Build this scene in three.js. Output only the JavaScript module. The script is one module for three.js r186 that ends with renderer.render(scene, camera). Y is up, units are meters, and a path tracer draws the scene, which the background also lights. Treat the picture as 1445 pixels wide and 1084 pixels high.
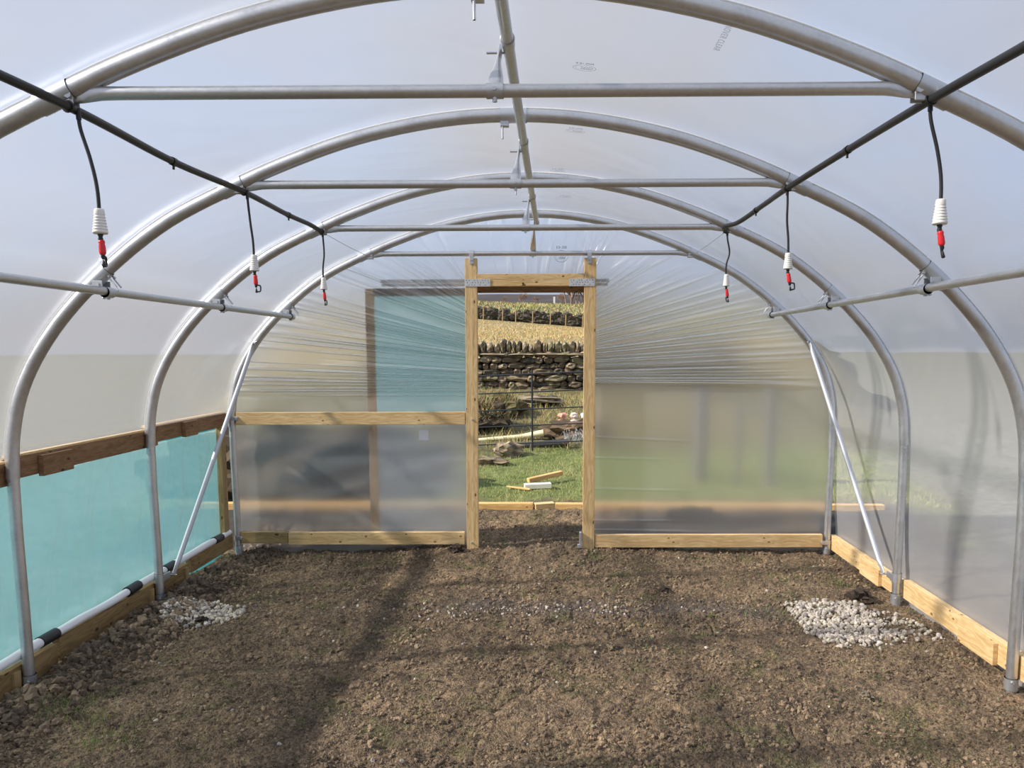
import * as THREE from 'three';
import { RoundedBoxGeometry } from 'three/addons/geometries/RoundedBoxGeometry.js';
import { mergeGeometries } from 'three/addons/utils/BufferGeometryUtils.js';
import { createNoise2D, createNoise3D } from 'simplex-noise';

/* ---------- seeded random numbers and noise ---------- */
let seedState = 20240317;
function rnd() { seedState = (seedState + 0x6d2b79f5) | 0; let t = Math.imul(seedState ^ (seedState >>> 15), 1 | seedState); t = (t + Math.imul(t ^ (t >>> 7), 61 | t)) ^ t; return ((t ^ (t >>> 14)) >>> 0) / 4294967296; }
const rr = (a, b) => a + (b - a) * rnd();
const noise2 = createNoise2D(rnd), noise3 = createNoise3D(rnd);
const clamp = THREE.MathUtils.clamp, lerp = THREE.MathUtils.lerp, smooth = (x, a, b) => THREE.MathUtils.smoothstep(x, a, b);
const V = (x, y, z) => new THREE.Vector3(x, y, z);

/* ---------- camera, sky, sun, exposure ---------- */
const scene = new THREE.Scene();
const camera = new THREE.PerspectiveCamera(2 * Math.atan(542 / 1100) * 180 / Math.PI, 1445 / 1084, 0.05, 3000);
camera.position.set(0.1847, 1.704, 6.4672);
camera.rotation.set(-0.0944, 0.0095, -0.0034, 'YXZ');
camera.setViewOffset(1445, 1084, -47.9, -57.9, 1445, 1084);

const renderer = new THREE.WebGLRenderer({ antialias: true });
renderer.toneMapping = THREE.LinearToneMapping;
renderer.toneMappingExposure = 1.0;
renderer.shadowMap.enabled = true;

// sky: pale spring blue with thin high cloud
{
  const W = 1024, H = 512, data = new Float32Array(W * H * 4);
  for (let j = 0; j < H; j++) {
    const el = ((j + 0.5) / H - 0.5) * Math.PI, y = Math.sin(el);
    for (let i = 0; i < W; i++) {
      const az = ((i + 0.5) / W - 0.5) * 2 * Math.PI, x = Math.cos(az) * Math.cos(el), z = Math.sin(az) * Math.cos(el);
      const k = 1 / (Math.max(y, 0) + 0.35);
      let c = 0, a = 0.55, f = 0.9;
      for (let o = 0; o < 5; o++) { c += a * noise3(x * k * f + 7.1, z * k * f - 3.3, 0.7 * o); a *= 0.5; f *= 2.1; }
      const cloud = smooth(c, -0.5, 0.7) * 0.9;
      const up = smooth(y, 0.0, 0.19) * (1 - 0.25 * smooth(y, 0.25, 0.7));
      const sky = [lerp(0.39, 0.62, up), lerp(0.43, 0.76, up), lerp(0.5, 1.02, up)];
      const cl = [lerp(0.42, 0.7, up), lerp(0.43, 0.71, up), lerp(0.47, 0.775, up)];
      const o = (j * W + i) * 4;
      for (let n = 0; n < 3; n++) data[o + n] = lerp(sky[n], cl[n], cloud);
      data[o + 3] = 1;
    }
  }
  const t = new THREE.DataTexture(data, W, H, THREE.RGBAFormat, THREE.FloatType);
  t.mapping = THREE.EquirectangularReflectionMapping; t.magFilter = THREE.LinearFilter; t.colorSpace = THREE.LinearSRGBColorSpace; t.needsUpdate = true;
  scene.background = t; scene.environment = t;
}
// sun: from the curtain side, a little behind the camera
const sun = new THREE.DirectionalLight(new THREE.Color().setRGB(1.0, 0.93, 0.82), 7.6);
const SUN_DIR = V(1.45, -1.0, -0.33).normalize();
sun.position.copy(SUN_DIR.clone().multiplyScalar(-30)); sun.target.position.set(0, 0, 0);
sun.castShadow = true; sun.shadow.radius = 4; sun.shadow.mapSize.set(2048, 2048);
Object.assign(sun.shadow.camera, { left: -14, right: 14, top: 14, bottom: -14, near: 1, far: 80 });
sun.name = 'sun'; scene.add(sun); scene.add(sun.target);

/* ---------- helpers ---------- */
const taken = new Map();
function numbered(name) { const n = taken.get(name) ?? 0; taken.set(name, n + 1); return n ? name + '_' + String(n).padStart(3, '0') : name; }
function mesh(name, geo, mat, parent) {
  const m = new THREE.Mesh(geo, mat); m.name = parent ? name : numbered(name); m.castShadow = m.receiveShadow = true;
  (parent ?? scene).add(m); return m;
}
function tag(o, label, category, group, kind) {
  o.userData.label = label; o.userData.category = category;
  if (group) o.userData.group = group; if (kind) o.userData.kind = kind; return o;
}
function thing(name, label, category, group, pos = [0, 0, 0]) {
  const g = new THREE.Group(); g.name = numbered(name); g.position.set(...pos); scene.add(g);
  return tag(g, label, category, group);
}
const each = (name, list, mat, parent) => list.map((g) => mesh(name, g, mat, parent));
const merged = (list) => mergeGeometries(list.map((g) => { const n = g.index ? g.toNonIndexed() : g; for (const k of Object.keys(n.attributes)) if (!['position', 'normal', 'uv'].includes(k)) n.deleteAttribute(k); return n; }), false);
// sweep an elliptical section along points; rad(t, i) returns [half width across side, half width across up]
function sweep(pts, rad, radial = 14, upHint = V(0, 1, 0), caps = true) {
  const n = pts.length, pos = [], nor = [], uv = [], idx = [];
  let side = null, len = 0;
  for (let i = 0; i < n; i++) {
    const T = pts[Math.min(i + 1, n - 1)].clone().sub(pts[Math.max(i - 1, 0)]).normalize();
    if (!side) { side = V(0, 0, 0).crossVectors(T, upHint); if (side.lengthSq() < 1e-6) side.crossVectors(T, V(1, 0, 0)); side.normalize(); }
    else side = side.sub(T.clone().multiplyScalar(side.dot(T))).normalize();
    const up = V(0, 0, 0).crossVectors(side, T).normalize();
    if (i) len += pts[i].distanceTo(pts[i - 1]);
    const r = typeof rad === 'number' ? [rad, rad] : rad(i / (n - 1), i);
    for (let k = 0; k <= radial; k++) {
      const a = k / radial * Math.PI * 2, c = Math.cos(a), s = Math.sin(a);
      const p = pts[i].clone().addScaledVector(side, c * r[0]).addScaledVector(up, s * r[1]);
      const nn = V(0, 0, 0).addScaledVector(side, c / Math.max(r[0], 1e-5)).addScaledVector(up, s / Math.max(r[1], 1e-5)).normalize();
      pos.push(p.x, p.y, p.z); nor.push(nn.x, nn.y, nn.z); uv.push(len, k / radial * 0.2);
    }
  }
  const W = radial + 1;
  for (let i = 0; i < n - 1; i++) for (let k = 0; k < radial; k++) { const a = i * W + k; idx.push(a, a + 1, a + W, a + 1, a + W + 1, a + W); }
  if (caps) for (const e of [0, n - 1]) {
    const T = (e ? pts[n - 1].clone().sub(pts[n - 2]) : pts[0].clone().sub(pts[1])).normalize(), base = pos.length / 3;
    pos.push(pts[e].x, pts[e].y, pts[e].z); nor.push(T.x, T.y, T.z); uv.push(0, 0);
    for (let k = 0; k <= radial; k++) { const q = (e * W + k) * 3; pos.push(pos[q], pos[q + 1], pos[q + 2]); nor.push(T.x, T.y, T.z); uv.push(0, 0); }
    for (let k = 0; k < radial; k++) e ? idx.push(base, base + 2 + k, base + 1 + k) : idx.push(base, base + 1 + k, base + 2 + k);
  }
  for (let i = 0; i < idx.length; i += 3) { const t = idx[i + 1]; idx[i + 1] = idx[i + 2]; idx[i + 2] = t; }
  const g = new THREE.BufferGeometry();
  g.setAttribute('position', new THREE.Float32BufferAttribute(pos, 3)); g.setAttribute('normal', new THREE.Float32BufferAttribute(nor, 3)); g.setAttribute('uv', new THREE.Float32BufferAttribute(uv, 2)); g.setIndex(idx);
  return g;
}
const curve = (pts, n) => new THREE.CatmullRomCurve3(pts, false, 'centripetal').getPoints(n);
const rod = (a, b, r, radial = 10) => sweep([a, b], r, radial);
function lathe(profile, seg = 16) { return new THREE.LatheGeometry(profile.map(([r, y]) => new THREE.Vector2(r, y)), seg); }
// timber: chamfered box centred at c, uv in metres along its grain
function timber(c, size, grain = 0, bevel = 0.003) {
  const g = new RoundedBoxGeometry(size[0], size[1], size[2], 1, bevel), p = g.attributes.position, nn = g.attributes.normal, uv = [];
  const ou = rr(0, 7), ov = rr(0, 7), oth = [0, 1, 2].filter((k) => k !== grain);
  for (let i = 0; i < p.count; i++) {
    const P = [p.getX(i), p.getY(i), p.getZ(i)], N = [nn.getX(i), nn.getY(i), nn.getZ(i)].map(Math.abs);
    const big = N.indexOf(Math.max(...N));
    if (big === grain) uv.push(ov + P[oth[0]] * 0.3, ou + P[oth[1]]);
    else uv.push(ou + P[grain], ov + P[big === oth[0] ? oth[1] : oth[0]] + (big === oth[0] ? 0.37 : 0));
  }
  g.setAttribute('uv', new THREE.Float32BufferAttribute(uv, 2)); g.translate(...c); return g;
}
const box = (c, size, bevel = 0.002) => new RoundedBoxGeometry(size[0], size[1], size[2], 1, bevel).translate(...c);

/* ---------- computed textures ---------- */
function tileField(size, cells, octaves, seedOffset, stretch = 1) {
  const out = new Float32Array(size * size); let amp = 1, tot = 0, cx = cells, cy = Math.max(1, Math.round(cells * stretch));
  for (let o = 0; o < octaves; o++) {
    const g = new Float32Array(cx * cy); for (let i = 0; i < g.length; i++) g[i] = rnd();
    for (let y = 0; y < size; y++) for (let x = 0; x < size; x++) {
      const fx = x / size * cx, fy = y / size * cy, ix = Math.floor(fx), iy = Math.floor(fy), tx = fx - ix, ty = fy - iy, sx = tx * tx * (3 - 2 * tx), sy = ty * ty * (3 - 2 * ty);
      const x1 = (ix + 1) % cx, y1 = (iy + 1) % cy;
      out[y * size + x] += amp * lerp(lerp(g[iy * cx + ix], g[iy * cx + x1], sx), lerp(g[y1 * cx + ix], g[y1 * cx + x1], sx), sy);
    }
    tot += amp; amp *= 0.55; cx *= 2; cy *= 2; if (cx > size / 2 || cy > size / 2) break;
  }
  for (let i = 0; i < out.length; i++) out[i] /= tot;
  return out;
}
function texture(size, fn, srgb, repeat) {
  const d = new Uint8Array(size * size * 4);
  for (let i = 0; i < size * size; i++) { const c = fn(i % size, Math.floor(i / size), i); d[i * 4] = clamp(c[0], 0, 1) * 255; d[i * 4 + 1] = clamp(c[1], 0, 1) * 255; d[i * 4 + 2] = clamp(c[2], 0, 1) * 255; d[i * 4 + 3] = 255; }
  const t = new THREE.DataTexture(d, size, size); t.wrapS = t.wrapT = THREE.RepeatWrapping; t.magFilter = THREE.LinearFilter; t.minFilter = THREE.LinearMipmapLinearFilter; t.generateMipmaps = true;
  t.colorSpace = srgb ? THREE.SRGBColorSpace : THREE.NoColorSpace; if (repeat) t.repeat.set(...repeat); t.needsUpdate = true; return t;
}
// wood: one tile is 0.8 m along the grain and 0.8 m across
const woodA = tileField(512, 3, 6, 1, 14), woodB = tileField(512, 4, 3, 2, 6), woodC = tileField(512, 8, 4, 3, 1);
const knots = []; for (let k = 0; k < 13; k++) knots.push([rr(0, 512), rr(0, 512), rr(3.5, 7.5)]);
function woodTexture(light, dark, knot, spread) {
  return texture(512, (x, y, i) => {
    let w = 0, kk = 0;
    for (const [kx, ky, kr] of knots) {
      let dx = Math.abs(x - kx), dy = Math.abs(y - ky); dx = Math.min(dx, 512 - dx); dy = Math.min(dy, 512 - dy);
      const d = Math.hypot(dx * 0.55, dy) / kr; if (d < 4) { w += Math.exp(-d * d * 0.35) * 0.9; if (d < 1) kk = Math.max(kk, 1 - d * d); }
    }
    const ring = 0.5 + 0.5 * Math.sin((y / 512 * 46 + woodB[i] * 7 + w * 3) * Math.PI);
    const t = clamp(0.42 * ring * spread + 0.75 * (woodA[i] - 0.3) + 0.3 * (woodC[i] - 0.5), 0, 1);
    return [0, 1, 2].map((n) => lerp(lerp(light[n], dark[n], t), knot[n], clamp(kk * 1.2, 0, 0.85)));
  }, true, [1.25, 1.25]);
}
const pineMap = woodTexture([0.885, 0.77, 0.575], [0.72, 0.575, 0.36], [0.4, 0.27, 0.15], 1);
const greenPineMap = woodTexture([0.68, 0.58, 0.4], [0.48, 0.385, 0.22], [0.25, 0.16, 0.07], 1);
const brownWoodMap = woodTexture([0.58, 0.45, 0.31], [0.4, 0.28, 0.17], [0.2, 0.13, 0.07], 1);
const woodBump = texture(512, (x, y, i) => { const v = woodA[i]; return [v, v, v]; }, false, [1.25, 1.25]);
const timberMat = (map) => new THREE.MeshStandardMaterial({ map, bumpMap: woodBump, bumpScale: 0.0012, roughness: 0.75 });
const M = {};
M.pine = timberMat(pineMap); M.greenPine = timberMat(greenPineMap); M.brownWood = timberMat(brownWoodMap);
M.shadedPine = new THREE.MeshStandardMaterial({ map: greenPineMap, color: new THREE.Color().setRGB(0.72, 0.68, 0.64), bumpMap: woodBump, bumpScale: 0.0012, roughness: 0.8 });  // greenPine darkened, shade on the curtain base boards put into the colour
M.freshWood = new THREE.MeshStandardMaterial({ map: pineMap, color: 0xfff2dc, roughness: 0.7 });
// galvanised steel: faint spangle
const zincA = tileField(256, 24, 3, 4), zincB = tileField(256, 5, 4, 5);
const zincMap = texture(256, (x, y, i) => { const v = 0.8 + 0.06 * (zincA[i] - 0.5) + 0.07 * (zincB[i] - 0.5); return [v, v * 1.005, v * 1.015]; }, true, [4, 5]);
const zincRough = texture(256, (x, y, i) => { const v = 0.39 + 0.1 * (zincB[i] - 0.5) + 0.06 * (zincA[i] - 0.5); return [v, v, v]; }, false, [4, 5]);
M.zinc = new THREE.MeshStandardMaterial({ map: zincMap, roughnessMap: zincRough, roughness: 1, metalness: 0.88 });
M.zincPlain = new THREE.MeshStandardMaterial({ color: new THREE.Color().setRGB(0.56, 0.58, 0.61), roughness: 0.42, metalness: 0.8 });
M.zincDull = new THREE.MeshStandardMaterial({ color: new THREE.Color().setRGB(0.55, 0.57, 0.61), roughness: 0.62, metalness: 0.7 });
M.zincBright = new THREE.MeshStandardMaterial({ color: new THREE.Color().setRGB(0.8, 0.83, 0.86), roughness: 0.3, metalness: 0.75 });
M.blackPlastic = new THREE.MeshStandardMaterial({ color: new THREE.Color().setRGB(0.018, 0.018, 0.02), roughness: 0.45 });
M.tape = new THREE.MeshPhysicalMaterial({ color: new THREE.Color().setRGB(0.88, 0.88, 0.86), roughness: 0.95, transmission: 0.5, thickness: 0, side: THREE.DoubleSide });
M.rolledFilm = new THREE.MeshStandardMaterial({ color: new THREE.Color().setRGB(0.8, 0.81, 0.82), roughness: 0.45 });
M.whitePlastic = new THREE.MeshStandardMaterial({ color: new THREE.Color().setRGB(0.8, 0.79, 0.76), roughness: 0.4 });
M.redPlastic = new THREE.MeshStandardMaterial({ color: new THREE.Color().setRGB(0.72, 0.025, 0.03), roughness: 0.35 });
M.paper = new THREE.MeshStandardMaterial({ color: new THREE.Color().setRGB(0.8, 0.82, 0.86), roughness: 0.9 });
// polythene
M.film = new THREE.MeshPhysicalMaterial({ color: new THREE.Color().setRGB(0.93, 0.93, 0.955), roughness: 0.305, transmission: 0.8, thickness: 0, ior: 1.5, side: THREE.DoubleSide });
M.endFilm = new THREE.MeshPhysicalMaterial({ color: new THREE.Color().setRGB(0.93, 0.935, 0.95), roughness: 0.305, transmission: 0.91, thickness: 0.002, ior: 1.18, clearcoat: 1, clearcoatRoughness: 0.16, side: THREE.DoubleSide });
M.net = new THREE.MeshPhysicalMaterial({ color: new THREE.Color().setRGB(0.01, 0.36, 0.43), roughness: 0.95, transmission: 0.45, thickness: 0, ior: 1.3, side: THREE.DoubleSide, transparent: true, opacity: 0.63 });
M.doorNet = new THREE.MeshPhysicalMaterial({ color: new THREE.Color().setRGB(0.74, 0.97, 0.95), roughness: 0.95, transmission: 0.78, thickness: 0, ior: 1.3, side: THREE.DoubleSide, transparent: true, opacity: 0.85 });  // much paler copy of the net colour, sunlight on the door worked in
M.curtainFilm = new THREE.MeshPhysicalMaterial({ color: new THREE.Color().setRGB(0.93, 0.96, 0.96), roughness: 0.4, transmission: 0.88, thickness: 0, ior: 1.5, side: THREE.DoubleSide });

/* ---------- ground ---------- */
const PROF = [[-50, 0], [-0.35, 0], [0, 0.05], [0.5, 0.1], [1.1, 0.16], [1.9, 0.215], [3.4, 0.25], [4.2, 0.32], [5.5, 0.45], [8, 0.66], [11.2, 0.72], [12.2, 1.35], [16, 2.05], [45, 3.45], [47, 3.75], [80, 6.75], [110, 8.6], [250, 16], [400, 26], [600, 44], [900, 57]];
function prof(d) { for (let i = 1; i < PROF.length; i++) if (d <= PROF[i][0]) { const a = PROF[i - 1], b = PROF[i]; return lerp(a[1], b[1], (d - a[0]) / (b[0] - a[0])); } return 60; }
function ground(x, z) {
  const zz = -z, ax = Math.abs(x), out = Math.max(ax - 3, 0);
  const side = prof(Math.min(zz, 0.6)) - 2.2 * smooth(Math.hypot(out, Math.max(-zz, 0) * 0.5), 2, 160);
  const d = Math.max(zz, 0);
  let y = zz > 0 ? lerp(prof(zz), side, smooth(ax, 3.2 + 0.26 * zz, 4.2 + 0.36 * zz)) : side;
  y -= 0.082 * clamp(x + 1, -14, 14) * smooth(zz, 18, 45) * (1 - smooth(zz, 60, 110));
  if (zz > -1 && zz < 0.6 && Math.abs(x) > 0.6) y -= 0.045 * smooth(Math.abs(x), 0.6, 1.5) * (1 - smooth(zz, 0.2, 0.6)) * smooth(zz, -0.6, 0);
  y += 0.012 * noise2(x * 0.9, z * 0.9);
  if (d > 120) y += 2.5 * noise2(x * 0.006, z * 0.006) * smooth(d, 120, 400);
  return y;
}
// soil inside and just outside the end, with tread, clods and a berm by the curtain board
function soilY(x, z) {
  let y = ground(x, z);
  const berm = Math.exp(-Math.pow((x + 2.36) / 0.13, 2)) * smooth(z, 0.25, 0.8);
  y += berm * (0.035 + 0.045 * (0.5 + 0.5 * noise2(x * 5, z * 3.1)));
  y -= 0.02 * Math.exp(-Math.pow((x + 2.05) / 0.12, 2));
  return y;
}
function ridged(x, z) { return 1 - Math.abs(noise2(x, z)); }
function soilDetail(x, z) {
  const rough = 0.55 + 0.45 * noise2(x * 1.3 + 9, z * 1.3) + 0.7 * Math.exp(-Math.pow((x + 2.3) / 0.3, 2));
  let h = 0.011 * noise2(x * 4.3, z * 4.3) + 0.008 * noise2(x * 10 + 3, z * 10);
  const c1 = noise2(x * 21, z * 21), c2 = noise2(x * 44 + 7, z * 44);
  h += 0.0065 * rough * Math.max(0, c1) + 0.0035 * Math.max(0, c2) * (0.4 + rough) + 0.003 * noise2(x * 90, z * 90);
  h -= 0.011 * smooth(noise2(x * 27 + 13, z * 31), 0.45, 0.8) * rough + 0.006 * smooth(noise2(x * 60, z * 66 + 8), 0.4, 0.8);
  h += 0.003 * noise2(x * 62 + 30, z * 62);
  h -= 0.014 * Math.pow(Math.max(0, ridged(x * 3.2 + 5, z * 3.2) - 0.86) / 0.14, 2) * smooth(noise2(x * 0.8, z * 0.8 + 4), 0, 0.5);
  return h;
}
const soilTone = [];
{
  const nx = 600, nz = 700, zAt = (t) => (t < 0.92 ? lerp(-1.35, 4.0, t / 0.92) : lerp(4.0, 6.3, (t - 0.92) / 0.08)), pos = [], col = [], uv = [], idx = [];
  for (let j = 0; j <= nz; j++) {
    const z = zAt(j / nz);
    for (let i = 0; i <= nx; i++) {
      const x = lerp(-2.62, 2.62, i / nx);
      const y = soilY(x, z) + soilDetail(x, z);
      pos.push(x, y, z); uv.push(x, z);
      // dry tan crumb, darker moist earth with berm shade painted in, a grey trench fill across by the gravel
      let dry = 0.5 + 0.35 * noise2(x * 0.7, z * 0.7 + 2) + 0.3 * noise2(x * 2.6, z * 2.6) + 0.25 * noise2(x * 8, z * 8 + 5) + 0.2 * noise2(x * 26, z * 26);
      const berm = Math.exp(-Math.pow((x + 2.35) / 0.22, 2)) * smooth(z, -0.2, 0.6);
      dry -= 0.55 * berm * smooth(noise2(x * 7, z * 4) + 0.6 * noise2(x * 19, z * 19), -0.5, 0.3);  // berm darkened in patches for moist dug earth and the shade it lies in
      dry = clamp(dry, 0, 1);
      const trench = Math.exp(-Math.pow((z - 1.42 - 0.08 * noise2(x * 1.2, 3)) / 0.16, 2)) * smooth(x, -0.7, -0.3) * (1 - smooth(x, 1.4, 2.0)) * 0.8;
      const moss = smooth(noise2(x * 1.7 + 20, z * 1.7) + 0.5 * noise2(x * 6, z * 6 + 11), 0.35, 1.0) * 0.55;
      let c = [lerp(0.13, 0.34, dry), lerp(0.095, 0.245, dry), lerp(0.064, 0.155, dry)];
      c = [lerp(c[0], 0.15, trench), lerp(c[1], 0.125, trench), lerp(c[2], 0.115, trench)];
      const groundShade = smooth(Math.abs(x) + 0.15 * noise2(x * 3, z * 3), 0.7, 1.05) * smooth(-z, 0.02, 0.12) * 0.85; c = [lerp(c[0], 0.05, groundShade), lerp(c[1], 0.043, groundShade), lerp(c[2], 0.038, groundShade)];  // shade on the ground outside the gable, painted in either side of the doorway
      c = [lerp(c[0], 0.13, moss), lerp(c[1], 0.135, moss), lerp(c[2], 0.05, moss)];
      col.push(...c);
    }
  }
  const W = nx + 1;
  for (let j = 0; j < nz; j++) for (let i = 0; i < nx; i++) { const a = j * W + i; idx.push(a, a + W, a + 1, a + 1, a + W, a + W + 1); }
  const g = new THREE.BufferGeometry();
  g.setAttribute('position', new THREE.Float32BufferAttribute(pos, 3)); g.setAttribute('color', new THREE.Float32BufferAttribute(col, 3)); g.setAttribute('uv', new THREE.Float32BufferAttribute(uv, 2)); g.setIndex(idx); g.computeVertexNormals();
  const grA = tileField(512, 32, 5, 6), grB = tileField(512, 90, 2, 7);
  const grain = texture(512, (x, y, i) => { const v = 0.5 + 0.9 * (grA[i] - 0.5) + 0.8 * (grB[i] - 0.5), w = 0.82 + 0.75 * (v - 0.5); return [w, w * 0.98, w * 0.95]; }, true, [2.2, 2.2]);
  const bump = texture(512, (x, y, i) => { const v = 0.5 + 0.9 * (grA[i] - 0.5) + 0.8 * (grB[i] - 0.5); return [v, v, v]; }, false, [2.2, 2.2]);
  M.soil = new THREE.MeshStandardMaterial({ vertexColors: true, map: grain, bumpMap: bump, bumpScale: 0.008, roughness: 1 });
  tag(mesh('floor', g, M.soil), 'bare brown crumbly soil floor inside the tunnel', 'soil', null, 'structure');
}
{
  const n = 300, K = 6.2, A = 900 / Math.sinh(K), pos = [], col = [], uv = [], idx = [];
  for (let j = 0; j <= n; j++) for (let i = 0; i <= n; i++) {
    const x = A * Math.sinh(K * (2 * i / n - 1)), z = -3 + A * Math.sinh(K * (2 * j / n - 1)), zz = -z;
    const inside = Math.abs(x) < 2.58 && z > -1.28 && z < 6.25;
    let y = ground(x, z) - (inside ? 0.12 : 0);
    const ox = Math.max(Math.abs(x) - 3, 0), flank = zz > 0 ? smooth(Math.abs(x), 3.2 + 0.26 * zz, 4.2 + 0.36 * zz) : 1, d = lerp(Math.max(zz, 0), Math.min(2 + ox, 40), flank);
    if (d < 12 && !inside) y += 0.02 * noise2(x * 3, z * 3);
    pos.push(x, y, z); uv.push(x, z);
    const n1 = noise2(x * 0.5, z * 0.5), n2 = noise2(x * 2.3 + 4, z * 2.3), far = noise2(x * 0.03, z * 0.05);
    const mixc = (a, b, t) => a.map((v, k) => lerp(v, b[k], clamp(t, 0, 1)));
    const earth = [0.15, 0.11, 0.075], lawn = mixc([0.13, 0.19, 0.04], [0.24, 0.25, 0.08], 0.5 + 0.5 * n2), rough = mixc([0.2, 0.17, 0.08], [0.13, 0.12, 0.05], 0.5 + 0.5 * n1);
    const straw = mixc([0.42, 0.34, 0.18], [0.35, 0.27, 0.13], 0.5 + 0.5 * n1), olive = mixc([0.24, 0.23, 0.09], [0.32, 0.28, 0.13], 0.5 + far), moor = mixc([0.042, 0.033, 0.042], [0.075, 0.052, 0.05], 0.5 + 0.8 * far);
    const groundShade = [0.05, 0.043, 0.038];  // dark colour of the shade painted along the gable foot
    let c = mixc(earth, groundShade, smooth(Math.abs(x) + 0.2 * n2, 0.75, 1.1) * (1 - smooth(zz, 1.15, 1.3)) * smooth(zz, -0.3, 0)); c = mixc(c, lawn, smooth(d + 0.15 * n2, 1.2, 1.6) * (1 - flank)); c = mixc(c, rough, smooth(d + 0.4 * n1, 4.0, 4.6)); c = mixc(c, straw, smooth(d, lerp(11.5, 5, flank), lerp(12.2, 8, flank))); c = mixc(c, [0.175, 0.18, 0.155], 0.95 * flank * smooth(d, 2, 3.5)); c = mixc(c, olive, smooth(d, 45, 47)); c = mixc(c, moor, smooth(d, 104, 118));
    col.push(...c);
  }
  const W = n + 1;
  for (let j = 0; j < n; j++) for (let i = 0; i < n; i++) { const a = j * W + i; idx.push(a, a + W, a + 1, a + 1, a + W, a + W + 1); }
  const g = new THREE.BufferGeometry();
  g.setAttribute('position', new THREE.Float32BufferAttribute(pos, 3)); g.setAttribute('color', new THREE.Float32BufferAttribute(col, 3)); g.setAttribute('uv', new THREE.Float32BufferAttribute(uv, 2)); g.setIndex(idx); g.computeVertexNormals();
  const fA = tileField(512, 24, 5, 8);
  const ft = texture(512, (x, y, i) => { const v = 0.85 + 0.4 * (fA[i] - 0.5); return [v, v, v * 0.97]; }, true, [0.6, 0.6]);
  M.land = new THREE.MeshStandardMaterial({ vertexColors: true, map: ft, roughness: 1 });
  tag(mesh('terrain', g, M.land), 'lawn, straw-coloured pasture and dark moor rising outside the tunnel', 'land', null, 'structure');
}

/* ---------- hoops ---------- */
const HALF = [[0, 2.815], [0.35, 2.793], [0.75, 2.713], [1.1, 2.595], [1.34, 2.492], [1.69, 2.316], [2.025, 2.055], [2.27, 1.79], [2.42, 1.535], [2.485, 1.3], [2.502, 1.08]];
const archPts = [...HALF.slice().reverse().map(([x, y]) => V(-x, y, 0)), ...HALF.slice(1).map(([x, y]) => V(x, y, 0))];
const archLine = curve(archPts, 110);
function offsetLine(line, d) {
  return line.map((p, i) => { const t = line[Math.min(i + 1, line.length - 1)].clone().sub(line[Math.max(i - 1, 0)]).normalize(); return V(p.x - t.y * d, p.y + t.x * d, p.z); });
}
// point and outward normal on the arch nearest to a given x (side is the sign of x)
function onArch(x) { let best = 0; for (let i = 0; i < archLine.length; i++) if (archLine[i].y > 1.5 && Math.abs(archLine[i].x - x) < Math.abs(archLine[best].x - x)) best = i; const t = archLine[Math.min(best + 1, archLine.length - 1)].clone().sub(archLine[best - 1]).normalize(); return { i: best, p: archLine[best].clone(), t, n: V(-t.y, t.x, 0) }; }
const archGeo = sweep(archLine, 0.0305, 18, V(0, 0, 1));
const tapeGeo = sweep(offsetLine(archLine, 0.0315).slice(2, -2), () => [0.0035, 0.014], 8, V(0, 0, 1));
const legGeo = (s) => sweep([V(2.5 * s, 1.14, 0), V(2.5 * s, 0.8, 0), V(2.492 * s, 0.4, 0), V(2.484 * s, -0.22, 0)], 0.0275, 16, V(0, 0, 1));
const boltHead = (p, dir, r = 0.011, h = 0.009) => { const g = new THREE.CylinderGeometry(r, r, h, 6); g.applyQuaternion(new THREE.Quaternion().setFromUnitVectors(V(0, 1, 0), dir.clone().normalize())); g.translate(p.x, p.y, p.z); return g; };
function strap(i0, i1) { return sweep(archLine.slice(i0, i1 + 1), 0.0345, 18, V(0, 0, 1)); }
const aR = onArch(1.35), aL = onArch(-1.35), pR = onArch(2.02), pL = onArch(-2.02), top0 = onArch(0);
const strapGeos = { crossR: strap(aR.i - 1, aR.i + 1), crossL: strap(aL.i - 1, aL.i + 1), purR: strap(pR.i - 1, pR.i + 1), purL: strap(pL.i - 1, pL.i + 1), ridge: strap(top0.i - 1, top0.i + 1) };
const spanOf = (a, b) => archLine[a].distanceTo(archLine[b]);
function crossLug(s) { return [box([1.315 * s, 2.485, 0.016], [0.06, 0.05, 0.005]), box([1.315 * s, 2.485, -0.016], [0.06, 0.05, 0.005])]; }
function purlinClamp(s) {   // spider of lugs and bolts that grips the purlin
  const q = V(2.0 * s, 2.03, 0), L = [];
  L.push(sweep([V(1.975 * s, 1.995, -0.03), V(1.975 * s, 1.995, 0.03)], 0.026, 14, V(0, 1, 0)));
  L.push(box([2.005 * s, 2.025, 0.034], [0.05, 0.05, 0.006]), box([2.005 * s, 2.025, -0.034], [0.05, 0.05, 0.006]));
  return merged(L);
}
function purlinBolts(s) {
  const L = [];
  for (const z of [0.02, -0.02]) { L.push(rod(V(1.955 * s, 2.065, z), V(1.92 * s, 2.02, z), 0.004, 6), boltHead(V(1.953 * s, 2.07, z), V(-s, 0.8, 0), 0.009), boltHead(V(1.985 * s, 1.968, z), V(0, -1, 0.2), 0.009)); }
  L.push(boltHead(V(2.0 * s, 2.03, 0.042), V(0, 0, 1), 0.01), rod(V(1.93 * s, 2.045, 0.035), V(1.9 * s, 2.0, 0.045), 0.0035, 6));
  return L;
}
const hoopParts = { clampR: purlinClamp(1), clampL: purlinClamp(-1), boltsR: purlinBolts(1), boltsL: purlinBolts(-1), lugR: crossLug(1), lugL: crossLug(-1) };
const ridgeClampGeo = [box([-0.042, 2.777, 0], [0.04, 0.028, 0.036]), rod(V(-0.052, 2.77, 0.01), V(-0.052, 2.705, 0.01), 0.005, 8)];
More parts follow.
